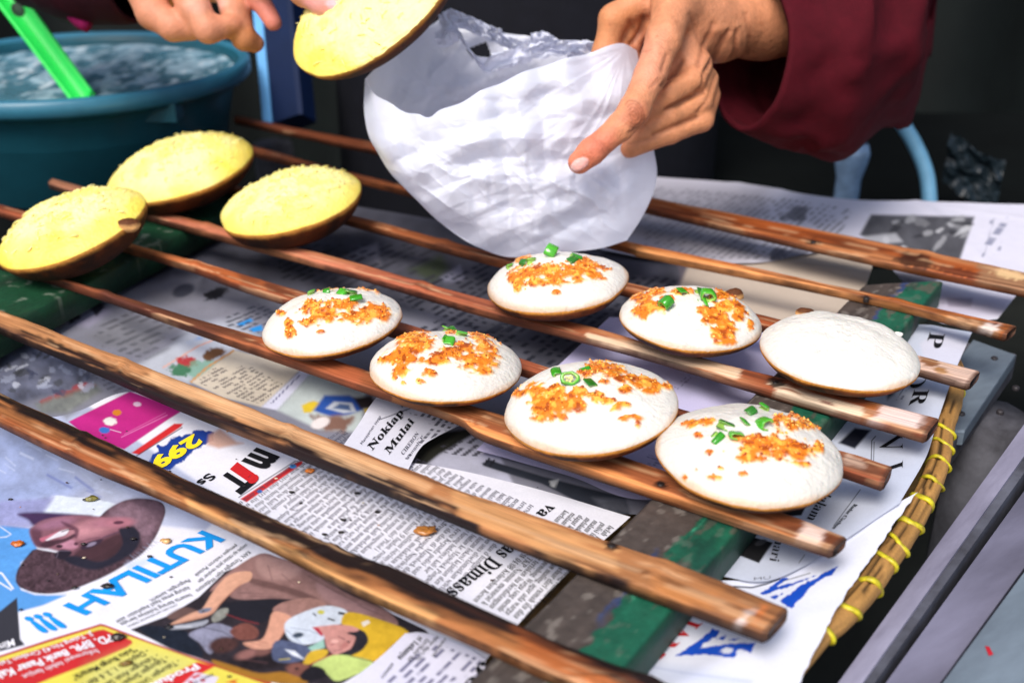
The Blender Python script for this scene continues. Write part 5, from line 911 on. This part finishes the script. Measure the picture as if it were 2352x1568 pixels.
for pts, wd, a, dk in [((1120, 120, 1180, 300, 1260, 420), 5, .0005, .3), ((1560, 120, 1600, 260, 1590, 420), 6, .0005, .3), ((720, 420, 800, 400), 3, .0004, .3), ((800, 700, 870, 640), 4, .0004, .3), ((1000, 860, 1130, 790), 3, .0004, .3), ((900, 1060, 1090, 1000), 3, .0004, .3),((1490, 250, 1480, 420, 1380, 590), 5, .0011, .5), ((1420, 250, 1340, 430, 1240, 570), 5, .0012, .6), ((1300, 200, 1230, 380, 1190, 520), 6, .0010, .4), ((1375, 300, 1300, 470, 1260, 560), 4, .0009, .4), ((1500, 420, 1440, 560), 4, .0008, .4),
                       ((1060, 490, 1000, 590, 900, 690), 5, .0014, .7), ((940, 440, 900, 560), 5, .0008, .35), ((930, 880, 1060, 810, 1230, 735), 5, .0011, .6), ((830, 1080, 1000, 1010, 1180, 940), 5, .0011, .6), ((1230, 600, 1225, 680, 1170, 740), 4, .0010, .5), ((1240, 830, 1180, 900), 4, .0008, .4), ((1330, 600, 1290, 720, 1260, 800), 5, .0008, .3),
                       ((650, 350, 720, 270, 750, 150), 7, .0020, .8), ((690, 420, 640, 350), 5, .0012, .5), ((1360, 600, 1500, 540, 1880, 520), 6, .0008, .5), ((640, 180, 700, 270), 6, .0008, .3), ((760, 1000, 640, 1060), 4, .0006, .3), ((600, 1150, 860, 1100), 4, .0006, .3)]:
    crease(h_(*pts), wd, a, dk)
for r_ in (22, 52, 84, 112):                        # wrinkle rings over the thumb joint
    pts = [h_(675+r_*.72*math.cos(t)+r_*.2*math.sin(t), 915+r_*1.05*math.sin(t)) for t in np.linspace(-2.4, 2.2 if r_ > 60 else 3.2, 14)]; crease(pts, 2.6, .00045, .55)
for k_ in range(5): crease(h_(560+k_*12, 950-k_*18, 640+k_*14, 1010-k_*20), 2, .0002, .2)
crease(h_(400, 1130, 470, 1210), 4, .0004, .3); crease(h_(340, 1100, 420, 1180, 440, 1230), 3, .0003, .25)
for pts, wd, a in [((900, 60, 980, 220, 1060, 420), 12, .0012), ((780, 60, 800, 250, 860, 420), 10, .0008), ((1290, 250, 1390, 230), 12, .0012), ((1440, 300, 1500, 200), 8, .0008), ((1120, 560, 1170, 660), 10, .0008), ((920, 720, 1120, 630), 10, .0006)]:
    d = seglen(px, h_(*pts)); disp += a*np.exp(-(d/wd)**2)*fr
# nail
nx, ny = h_(236, 1318); dx, dy = px[:, 0]-nx, px[:, 1]-ny; ca, sa = math.cos(math.radians(-30)), math.sin(math.radians(-30)); ne = np.hypot((dx*ca+dy*sa)/25, (-dx*sa+dy*ca)/15.5)
disp += fr*(-.0007*np.exp(-((ne-1)/.13)**2)+.0003*smooth(1, .8, ne))
disp += .00028*(fbm(V*900, 3, 3)-.5)*2+.0005*(fbm(V*160, 3, 5)-.5)
V = V+Nn*disp[:, None]; V = relax(V, F, 1)
p = Paint(V, (204, 136, 98)); p.px = px
p.c *= (1+.45*(fbm(V*110, 4, 8)-.5)+.16*(fbm(V*420, 3, 9)-.5))[:, None]
p.poly(h_(120, 1400, 100, 1280, 330, 1050, 520, 1050, 560, 1200, 300, 1400), (206, 106, 84), 30, .65); p.poly(h_(560, 950, 640, 820, 760, 830, 800, 960, 680, 1060), (190, 106, 76), 14, .6); p.poly(h_(640, 380, 760, 260, 900, 330, 880, 700, 660, 640), (226, 150, 124), 30, .5)
p.poly(h_(300, 420, 380, 60, 700, 20, 760, 200, 640, 420), (204, 134, 84), 20, .6); p.poly(h_(880, 660, 1330, 560, 1340, 1010, 1150, 1130, 560, 1280, 520, 1180, 850, 940), (204, 136, 92), 24, .6)
p.poly(h_(1250, 560, 1900, 420, 1900, 700, 1330, 700), (190, 136, 100), 20, .5)
for (x, y, r_) in [(1600, 290, 9), (1690, 190, 7), (1110, 235, 8), (480, 200, 5), (860, 290, 5), (1500, 350, 6), (1230, 300, 5), (880, 430, 4), (1010, 180, 4), (1770, 330, 5), (960, 400, 4)]: p.ell(*h_(x, y), r_*.8, r_*.65, (164, 98, 66), al=.5, soft=.4)
p.c = p.c*(1-(cre*.8)[:, None])+lin((104, 44, 26))*(cre*.8)[:, None]  # crease shading painted into the skin colour along the cut lines
nm = (smooth(1.0, .86, ne)*fr)[:, None]; p.c = p.c*(1-nm)+(lin((232, 172, 164))*(1+.0*nm))*nm; tipm = nm[:, 0]*smooth(-8, -20, dx*ca+dy*sa); p.c = p.c*(1-tipm[:, None]*.5)+lin((238, 206, 196))*tipm[:, None]*.5
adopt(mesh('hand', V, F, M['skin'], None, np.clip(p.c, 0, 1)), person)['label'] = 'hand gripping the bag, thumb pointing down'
# the other hand, holding the yellow cake
q1 = limb([(250, -60, .93, 52), (400, -60, .90, 66), (560, -60, .88, 62)], .012)+limb([(330, -40, .88, 50), (352, 30, .872, 38), (398, 62, .868, 32), (440, 66, .872, 28)], .004)+limb([(420, -50, .875, 46), (446, 20, .865, 36), (478, 68, .863, 31), (530, 60, .872, 26)], .004)
q1 += limb([(520, -50, .885, 42), (540, 20, .88, 33), (560, 88, .882, 27), (585, 100, .89, 22)], .004)+limb([(570, -70, .885, 40), (596, 0, .875, 24), (628, 52, .872, 20)], .004)+limb([(540, -90, .87, 52), (640, -80, .83, 40), (700, -22, .812, 33), (745, 4, .803, 30), (778, 18, .80, 25)], .008)
V, F = sdf_mesh(q1, .0015); V = relax(V, F, 4); V = V+vnormals(V, F)*(.0006*(fbm(V*150, 3, 4)-.5))[:, None]
p = Paint(V, (206, 138, 106)); p.c *= (1+.25*(fbm(V*80, 4, 8)-.5))[:, None]; p.poly([(520, 60), (600, 60), (600, 130), (530, 130)], (186, 120, 62), 12, .6); p.poly([(560, 0), (650, 0), (650, 80), (600, 80)], (206, 112, 104), 12, .6); p.poly([(690, -40), (800, -40), (800, 60), (690, 60)], (232, 160, 158), 14, .7)  # third finger browner: its shade is put into the skin colour
p.ell(768, 12, 20, 12, (238, 182, 190), 20, al=.8); p.ell(450, 10, 26, 20, (228, 172, 150), al=.6, soft=.6); p.ell(500, 5, 20, 20, (236, 190, 176), al=.6, soft=.6)
adopt(mesh('hand', V, F, M['skin'], None, np.clip(p.c, 0, 1)), person)['label'] = 'hand holding the yellow cake, fingers hanging down'
# ------------------------------------------------------------------ sleeves and apron
def sleeve(rings, m, name, fold, seed, lining=True):
    nr = 90; k = 72; R = crom(np.array(rings, float), nr); q = np.linspace(0, 2*math.pi, k, endpoint=False); V = []
    C3 = np.array([dp(r[0], r[1], r[2]) for r in R]); T_ = np.gradient(C3, axis=0); T_ /= np.linalg.norm(T_, axis=1)[:, None]
    vx, vy, vz = np.array((1, 0, 0.)), np.array((0, -SN, -CS)), np.array((0, CS, -SN))
    for i in range(nr):
        x, y, d, ra, rb, tw = R[i]; s_ = d/FPX; e1 = vy; e2 = vz*math.cos(tw)+vx*math.sin(tw)
        f = 1+fold*(fbm(np.stack((q*0+i*.05*(1+.5*np.sin(q)), np.cos(q)*2.2, np.sin(q)*2.2+seed), -1), 4, seed)-.5)*2*min(1, i/8+.25)+fold*.5*np.sin(i*.42+3*np.sin(q+seed))*min(1, i/14)
        f = f+fold*.9*min(1, i/12)*((1-abs(2*fbm(np.stack((i*.13+1.6*np.sin(q), np.cos(q)*1.5, np.sin(q)*1.5+seed), -1), 2, seed+5)-1))**3-.4)
        V.append(C3[i]+s_*f[:, None]*(ra*np.cos(q)[:, None]*e1+rb*np.sin(q)[:, None]*e2))
    V = np.array(V); parts = [V]
    if lining:
        cc = V[0].mean(0); inn = np.array([V[i]+(V[i].mean(0)-V[i])*.07 for i in range(0, 18)])[::-1]; V = np.concatenate((inn, V), 0)
    adopt(mesh(name, V, gridF(len(V), k, True), m, None), person)
m_slv = mat('maroon_fabric', (70, 8, 20), .85, noise=.25, nscale=60, bump=.5, bscale=1400, spec=.15); m_slv2 = mat('dark_magenta_fabric', (120, 18, 70), .85, noise=.3, nscale=60, bump=.4, bscale=1200, spec=.15)
sleeve([(1722, 128, .835, 172, 150, -.42), (1790, 118, .845, 205, 170, -.35), (1880, 105, .86, 236, 190, -.25), (1990, 70, .885, 258, 205, -.1), (2070, 10, .93, 262, 210, .1), (2120, -120, 1.0, 240, 205, .5), (2080, -400, 1.1, 230, 200, .9), (1960, -760, 1.2, 220, 200, 1.2)], m_slv, 'sleeve', .145, 3)
sleeve([(300, -70, .91, 120, 110, .3), (240, -80, .93, 135, 120, .3), (120, -110, .97, 150, 130, .3), (0, -200, 1.03, 160, 140, .2), (-60, -420, 1.1, 170, 150, 0), (150, -760, 1.2, 180, 160, -.6)], mat('black_maroon_fabric', (44, 8, 20), .85, noise=.25, nscale=60, bump=.4, bscale=1200, spec=.15), 'sleeve', .05, 8)
cu = [dp(x, y, d) for x, y, d in ((118, -60, .955), (150, 0, .945), (182, 45, .94), (205, 62, .94))]
adopt(mesh('cuff_trim', *tube(crom(cu, 14), np.linspace(.012, .006, 14), 10), m_slv2), person)
nr, k = 60, 64; q = np.linspace(0, 2*math.pi, k, endpoint=False); V = []
for i in range(nr):
    t = i/(nr-1); zz = -.78+1.42*t; a = .20+.03*math.sin(t*3)+(.02*smooth(.75, .95, t)); b = .125+.03*math.sin(t*5); e = max(.05, 1-max(0, (t-.9)/.1)**2*.75)
    f = 1+.05*(fbm(np.stack((q*0+t*2, np.cos(q)*3, np.sin(q)*3), -1), 3, 2)-.5)
    V.append(np.stack((.02+a*e*np.cos(q)*f, 1.33+b*e*np.sin(q)*f, np.full(k, zz)), -1))
V = np.array(V); Fz = [tuple(x) for x in gridF(nr, k, True)]+[tuple(range((nr-1)*k, nr*k)), tuple(range(k))[::-1]]
adopt(mesh('apron', V, Fz, mat('black_navy_apron', (16, 17, 25), .8, noise=.3, nscale=60, bump=.3, bscale=900, spec=.2)), person)

# ------------------------------------------------------------------ plastic bag
def bagpatch(top, right, bottom, left, nx, ny, bulge, amp, seed):
    f = lambda s, n: resample(crom(np.array([(x, y, (d-.8)*1000) for x, y, d in s]), 160), n)
    T_, B_, R_, L_ = f(top, nx), f(bottom, nx), f(right, ny), f(left, ny); s, t = np.linspace(0, 1, nx)[None, :, None], np.linspace(0, 1, ny)[:, None, None]
    G_ = (1-t)*T_[None]+t*B_[None]+(1-s)*L_[:, None]+s*R_[:, None]-((1-s)*(1-t)*T_[0]+s*(1-t)*T_[-1]+(1-s)*t*B_[0]+s*t*B_[-1])
    S, T2 = s[..., 0]+0*t[..., 0], t[..., 0]+0*s[..., 0]; edge = (np.sin(math.pi*S)**.6)*(np.sin(math.pi*np.clip(T2, .0, 1))**.6)
    X, Y, Dd = G_[..., 0], G_[..., 1], .8+G_[..., 2]/1000
    Dd = Dd-bulge*np.sin(math.pi*S)**.8*np.sin(math.pi*(T2*.72+.28))
    gx, gy = 1440, 110; an = np.arctan2(Y-gy, X-gx); ra = np.hypot(X-gx, Y-gy)
    wrp = 60*(fbm(np.stack((X/190, Y/190, X*0+seed), -1), 3, seed)-.5)
    rad = 1-abs(2*vn(np.stack((an*9+wrp*.03, ra/900, X*0), -1), seed)-1); rid = lambda sc, s_: 1-2*abs(fbm(np.stack(((X*.8+Y*.6+wrp)/sc, (-X*.6+Y*.8+wrp)/(sc*.45), X*0+s_), -1), 2, s_)-.5)
    w1, w2, w3 = rid(150, seed+1)**4, rid(70, seed+2)**5, fbm(np.stack(((X+wrp)/34, (Y-wrp)/24, X*0), -1), 3, seed+3)
    crs = np.zeros_like(X); rg = np.random.default_rng(seed)
    for q in range(15):                                  # sharp fold lines of thin film, each fading in and out
        a_ = rg.uniform(0, math.pi) if q % 3 else math.atan2(350, -430)+math.pi/2+rg.normal()*.25; lam = rg.uniform(60, 210); u_ = (X*math.cos(a_)+Y*math.sin(a_)+wrp*.7)/lam+rg.uniform(); tri = 1-abs(2*(u_-np.floor(u_))-1)*2
        crs += tri*lam*2.1e-5*smooth(.42, .62, vn(np.stack((X/150, Y/150, X*0), -1), seed+31+q))
    Dd = Dd-amp*edge*crs-amp*edge*(.0042*rad*np.exp(-ra/300)+.0030*w1*smooth(.3, .7, vn(np.stack((X/160, Y/160, X*0), -1), seed+8))+.0010*w2+.0034*(fbm(np.stack((X/110, Y/80, X*0), -1), 2, seed+3)-.5))
    x = (X-1176)/FPX; v = (Y-784)/FPX
    return np.stack((x*Dd, Dd*(CS-v*SN), CH-Dd*(SN+v*CS)), -1), X, Y
m_bag = mat('thin_white_plastic', (238, 240, 252), .25, spec=.55, trans=.40, noise=.02, nscale=90)
bag = thing('plastic_bag', 'crumpled thin white plastic bag held open over the slats', 'bag', at(1250, 580, .002))
LFT = [(838, 182, .815), (836, 250, .81), (846, 310, .805), (868, 352, .803), (900, 402, .803), (950, 452, .803)]
BOT = [(950, 452, .803), (1000, 502, .805), (1060, 547, .806), (1110, 573, .806), (1165, 590, .806), (1230, 588, .807), (1300, 580, .81), (1380, 570, .815), (1440, 552, .82)]
RGT = [(1462, 116, .80), (1482, 200, .805), (1492, 280, .81), (1502, 345, .815), (1509, 395, .82), (1500, 445, .82), (1474, 500, .82), (1440, 552, .82)]
G1, X, Y = bagpatch([(838, 182, .815), (860, 216, .80), (895, 236, .79), (930, 258, .792), (960, 262, .784), (986, 270, .785), (1012, 252, .783), (1060, 236, .787), (1105, 208, .783), (1150, 192, .789), (1200, 166, .786), (1250, 152, .793), (1300, 134, .787), (1350, 124, .794), (1395, 106, .786), (1430, 100, .79), (1462, 116, .80)], RGT, BOT, LFT, 260, 200, .030, 1., 3)
adopt(mesh('front_film', G1, gridF(200, 260), m_bag), bag)
G2, X, Y = bagpatch([(838, 182, .815), (872, 148, .845), (930, 98, .86), (1000, 52, .87), (1040, 27, .87), (1090, 44, .87), (1150, 74, .87), (1220, 84, .87), (1300, 98, .865), (1370, 108, .85), (1425, 112, .83), (1462, 116, .80)], [(x, y, d+(.012 if 0 < i < 7 else 0)) for i, (x, y, d) in enumerate(RGT)], [(x, y, d+(.012 if 0 < i < 8 else 0)) for i, (x, y, d) in enumerate(BOT)], [(x, y, d+(.012 if 0 < i < 5 else 0)) for i, (x, y, d) in enumerate(LFT)], 240, 190, -.034, 1.5, 17)
Fg = gridF(190, 240); cx, cy = X.reshape(-1)[Fg].mean(1), Y.reshape(-1)[Fg].mean(1)
keep = polydist(np.c_[cx, cy], [(1070, 114), (1118, 96), (1134, 146), (1086, 136)]) < 0
adopt(mesh('back_film', G2, Fg[keep], m_bag), bag)
def frill(pts, wd, seed):               # the crumpled handle loops at the mouth
    n, m = 90, 16; c = crom(pts, n); o = []
    for i in range(n):
        for j in range(m):
            s = j/(m-1)-.5; x, y, d = c[i]; nn = fbm(np.array([[i*.16, s*3, seed]]), 3, seed)[0]-.5; r_ = (1-abs(2*fbm(np.array([[i*.11+s*2, s*2.2, seed+4.]]), 2, seed)[0]-1))
            o.append(dp(x+s*wd*.45+26*nn, y+s*wd+20*nn, d+.012*nn-.014*r_**3+.01*s))
    adopt(mesh('handle_film', np.array(o), gridF(n, m), m_bag), bag)
frill([(1012, 60, .862), (1045, 44, .858), (1090, 60, .855), (1140, 82, .855), (1165, 92, .86)], 46, 3)
frill([(1005, 95, .86), (1050, 78, .855), (1075, 110, .85), (1110, 150, .85), (1180, 130, .85), (1260, 112, .85), (1350, 112, .84)], 36, 9)
frill([(1150, 88, .862), (1200, 110, .855), (1260, 96, .855), (1310, 118, .85), (1372, 112, .845)], 40, 14)

# ------------------------------------------------------------------ basin with batter water, ladle, post, things behind
BX, BY, BZ = at(168, 150, .062)[0], at(168, 150, .062)[1], .062; BD = BY*CS-(BZ-CH)*SN; BR = 388*BD/FPX
basin = thing('basin', 'big teal plastic basin at the left behind the rack', 'basin', (BX, BY, ZT))
prof = [(BR*.80, ZT+.001), (BR*.82, ZT+.004), (BR*.90, BZ-.030), (BR*.955, BZ-.018), (BR*.957, BZ-.016), (BR*1.0, BZ-.016), (BR*1.012, BZ-.012), (BR*1.012, BZ-.002), (BR*1.0, BZ+.001), (BR*.955, BZ), (BR*.945, BZ-.006), (BR*.88, BZ-.05), (BR*.76, ZT+.006), (.001, ZT+.005)]
m_teal = mat('teal_plastic', (22, 76, 90), .42, spec=.35, noise=.15, nscale=40, bump=.1, bscale=90)
v, f = lathe(prof, 96); adopt(mesh('body', v+np.array((BX, BY, 0)), f, m_teal), basin)
v, f = lathe([(BR*.955, BZ-.001), (BR*.97, BZ+.0035), (BR*1.0, BZ+.004), (BR*1.022, BZ+.001), (BR*1.024, BZ-.011), (BR*1.01, BZ-.0125)], 96); adopt(mesh('rim', v+np.array((BX, BY, 0)), f, mat('pale_teal_rim', (50, 110, 134), .35, spec=.45, noise=.12, nscale=50)), basin)
c = at(368, 246, BZ-.018); v, f = join([(np.array([c+np.array((x, y, z)) for x in (-.018, .018) for y in (-.012, .014) for z in (-.012, .006)]), [(0, 1, 3, 2), (4, 6, 7, 5), (0, 4, 5, 1), (2, 3, 7, 6), (0, 2, 6, 4), (1, 5, 7, 3)])]); adopt(mesh('lug', v, f, m_teal, smooth_=False), basin)
n = 150; rr = np.linspace(.001, BR*.93, n); qq = np.linspace(0, 2*math.pi, 180, endpoint=False); X, Y = rr[:, None]*np.cos(qq), rr[:, None]*np.sin(qq); G_ = np.stack((X+BX, Y+BY, np.full_like(X, BZ-.010)), -1)
f1, f2 = fbm(G_*np.array((55, 26, 0))+3, 4, 2), fbm(G_*np.array((120, 60, 0)), 4, 6); G_[..., 2] += (f1-.5)*.006
p = Paint(G_, (74, 118, 134)); a = smooth(.40, .60, f1*.6+f2*.4).reshape(-1)[:, None]; p.c = p.c*(1-a)+lin((166, 196, 210))*a; a = smooth(.62, .72, f2).reshape(-1)[:, None]*.6; p.c = p.c*(1-a)+lin((222, 234, 240))*a
lq = mesh('batter_water', G_, gridF(n, 180, True), mat('cloudy_water', attr='print', rough=.12, spec=.6), None, p.c); tag(lq, 'cloudy blue white liquid with foam filling the teal basin', 'liquid')
# ladle handle: an open channel with rounded end and hanging hole
a_, b_ = dp(18, -8, 1.10), at(196, 232, .050); ax = b_-a_; ln = np.linalg.norm(ax); ax /= ln; tc = np.array((0, 0, CH))-(a_+b_)/2; tc /= np.linalg.norm(tc); sx = np.cross(ax, tc); sx /= np.linalg.norm(sx); up = np.cross(sx, ax)
ladle = thing('ladle', 'bright green plastic ladle handle leaning in the teal basin', 'ladle', tuple(b_)); n = 40; V = []
for i in range(n):
    t = i/(n-1); wd = (.0135-.002*t)*(min(1, math.sqrt(max(0, (t+.012)/.03))) if t < .02 else 1)
    for u_, h2 in ((-1, 0), (-1, .006), (-.86, .0075), (-.66, .0060), (-.5, .0028), (.5, .0028), (.66, .0060), (.86, .0075), (1, .006), (1, 0)): V.append(a_+ax*ln*t+sx*u_*wd+up*h2)
V = np.array(V); Fz = [tuple(x) for x in gridF(n, 10, True)]+[tuple(range(10)), tuple(range((n-1)*10, n*10))[::-1]]
adopt(mesh('handle', V, Fz, mat('bright_green_plastic', (40, 214, 84), .35, spec=.5, noise=.06, nscale=60, sss=.1)), ladle)
v, f = lathe([(.0002, .0032), (.0046, .0031), (.0056, .0042), (.0062, .0028)], 20); Rl = np.stack((ax, sx, up), 1); adopt(mesh('hanging_hole', (v*np.array((1.5, 1, 1)))@Rl.T+a_+ax*.022, f, mat('dark_green_hole', (10, 50, 24), .6)), ladle)
v, f = lathe([(.001, -.03), (.03, -.026), (.045, -.012), (.05, 0), (.047, 0), (.042, -.011), (.028, -.023), (.001, -.027)], 32); pass
# blue post
t0, t1 = dp(674, 284, 1.22), dp(634, -140, 1.27); ax = (t1-t0)/np.linalg.norm(t1-t0); e1 = np.array((1, -.55, 0)); e1 -= ax*(e1@ax); e1 /= np.linalg.norm(e1); e2 = np.cross(ax, e1); e2 *= np.sign(e2[1])
post = thing('blue_post', 'slanting blue plastic post standing behind the rack beside the basin', 'post', tuple(t0)); w1, w2 = .0215, .016
V = [];
for t in np.linspace(0, 1, 12):
    c = t0+(t1-t0)*t
    for a, b in ((-1, -.8), (-.8, -1), (.8, -1), (1, -.8), (1, .8), (.8, 1), (-.8, 1), (-1, .8)): V.append(c+e1*a*w1+e2*b*w2)
adopt(mesh('shaft', np.array(V), [tuple(x) for x in gridF(12, 8, True)]+[tuple(range(8))[::-1], tuple(range(88, 96))], mat('navy_plastic', (9, 28, 62), .55, spec=.2, noise=.15, nscale=40), smooth_=False), post)
V = []
for t in np.linspace(0, 1, 8):
    c = t0+(t1-t0)*t
    for a, b in ((-1.3, -1.12), (-.75, -1.12), (-.75, -.9), (-1.03, -.9), (-1.03, .1), (-1.3, .1)): V.append(c+e1*a*w1+e2*b*w2)
adopt(mesh('lit_edge', np.array(V), [tuple(x) for x in gridF(8, 6, True)]+[tuple(range(6))[::-1], tuple(range(42, 48))], mat('lit_blue_plastic', (108, 172, 226), .4, noise=.08), smooth_=False), post)  # lighter strip: light on the post's left face, put into the colour
# low bench behind, hose, bottle, crumpled film
bn = thing('bench', 'dark low bench behind the table', 'bench', (.5, 1.45, -.8)); V = np.array([(x, y, z) for x in (.25, 1.1) for y in (1.15, 1.7) for z in (-.16, -.12)]); bf = [(0, 1, 3, 2), (4, 6, 7, 5), (0, 4, 5, 1), (2, 3, 7, 6), (0, 2, 6, 4), (1, 5, 7, 3)]
adopt(mesh('seat', V, bf, m_void, smooth_=False), bn)
for x, y in ((.28, 1.18), (1.07, 1.18), (.28, 1.67), (1.07, 1.67)): adopt(mesh('leg', *tube([(x, y, -.16), (x, y, -.8)], .02, 8), m_void), bn)
ho = mesh('hose', *tube(crom([dp(2070, 280, 1.2), dp(2100, 330, 1.2), dp(2125, 390, 1.2), dp(2134, 450, 1.2), dp(2136, 560, 1.2)], 30), .0082, 16), mat('pale_blue_hose', (104, 156, 186), .4, noise=.15)); tag(ho, 'pale blue curved hose behind the far newspaper, right of the sleeve', 'hose')
bt = thing('bottle', 'small pale glass bottle behind the far newspaper, left of the hose', 'bottle', tuple(dp(1948, 520, 1.2))); c = dp(1948, 420, 1.2)
m_gl = mat('frosted_glass', (120, 146, 176), .15, spec=.7, noise=.35, nscale=70)
v, f = lathe([(.001, -.05), (.016, -.05), (.017, -.02), (.017, .006), (.022, .022), (.024, .034), (.020, .044), (.001, .046)], 24); adopt(mesh('body', v*np.array((.8, .8, 1))+c, f, m_gl), bt)
v, f = lathe([(.001, .056), (.012, .055), (.013, .046), (.001, .045)], 20); adopt(mesh('cap', v+c, f, m_void), bt)
n, m = 40, 40; s, t = np.meshgrid(np.linspace(-1, 1, n), np.linspace(-1, 1, m)); c = dp(2235, 400, 1.25); nz = fbm(np.stack((s*2.2, t*2.2, s*0), -1), 4, 3)-.5; V = c+np.stack((s*.034+.012*nz, .02*nz, -t*.030-.02*s+.01*(fbm(np.stack((s*3, t*3, s*0+4), -1), 3, 7)-.5)), -1)
cf = mesh('crumpled_wrapper', V, gridF(m, n), mat('grey_blue_film', (22, 32, 38), .35, spec=.4, noise=.5, nscale=60)); tag(cf, 'crumpled dark bluish plastic wrapper behind the table at the far right', 'wrapper')
# ------------------------------------------------------------------ fallen crumbs on the newspapers
def lump(q, z, size, col, seed, name=None, label=None, cols=None):
    bm = bmesh.new(); bmesh.ops.create_icosphere(bm, subdivisions=3 if size > .003 else 2, radius=1); v = np.array([x.co[:] for x in bm.verts]); f = [tuple(x.index for x in ff.verts) for ff in bm.faces]; bm.free()
    d = .2+1.6*fbm(v*2.2+seed*3.1, 3, seed); v = v*d[:, None]*size*.72*np.array((1.2, .75, .42)); c = at(*q, z)+np.array((0, 0, size*.18)); cl = np.tile(lin(col), (len(v), 1))*(1+1.2*(fbm(v/size*2, 3, seed)-.5))[:, None]
    if label is None: return v+c, f, cl
    return tag(mesh(name, v+c, f, M['crumb'], None, np.clip(cl, 0, 1)), label, 'crumb')
zp = -.0305
lump((979, 1222), zp, .0062, (170, 110, 50), 3, 'food_crumb', 'large knobbly brown crumb on the newsprint left of the serif headline')
lump(K(168, 535), zp, .0036, (188, 96, 24), 5, 'food_crumb', 'orange elongated crumb on the printed blue background at the left')
lump(K(862, 108), zp, .0034, (110, 104, 48), 8, 'food_crumb', 'olive seed like crumb on the white collar of the printed portrait')
lump(K(1562, 505), zp, .0030, (206, 160, 104), 11, 'food_crumb', 'tan crumb on the paper right of the printed hat')
lump(K(1015, 930), zp, .0032, (30, 24, 22), 13, 'food_crumb', 'black crumb touching the blue headline')
lump(K(1110, 1410), zp, .0036, (40, 28, 22), 15, 'food_crumb', 'black crumb on the red bank notice')
lump(K(1590, 1312), zp, .0024, (24, 22, 26), 16, 'food_crumb', 'round black crumb on the left part of the printed news photo')
lump(Z6(62, 282), zp, .0032, (214, 120, 40), 18, 'food_crumb', 'orange crumb near the red stripe of the printed advert')
lump(Z5(768, 1450), zp, .0026, (120, 92, 40), 20, 'food_crumb', 'brown crumb on the yellow part of the bank notice')
L, cl = [], []
for i in range(46):
    x, y = rnd.uniform(0, 1250), rnd.uniform(960, 1560)
    v, f, c_ = lump((x, y), zp, rnd.uniform(.0005, .0011), rnd.choice([(24, 20, 20), (60, 40, 26), (190, 130, 70), (220, 200, 170), (30, 26, 30)]), i); L.append((v, f)); cl.append(c_)
for q in (K(800, 117), K(785, 530), K(1255, 480), K(1408, 648), K(100, 112), Z6(350, 415), Z6(472, 530), Z6(265, 578), Z6(150, 665), Z6(250, 652), K(700, 940), Z5(1775, 408)):
    v, f, c_ = lump(q, zp, .0017, (34, 28, 26), int(q[0])); L.append((v, f)); cl.append(c_)
V, F2 = join(L); tag(mesh('scattered_crumbs', V, F2, M['crumb'], None, np.clip(np.vstack(cl), 0, 1)), 'tiny dark and pale crumbs scattered over the front newspaper', 'crumbs', kind='stuff')
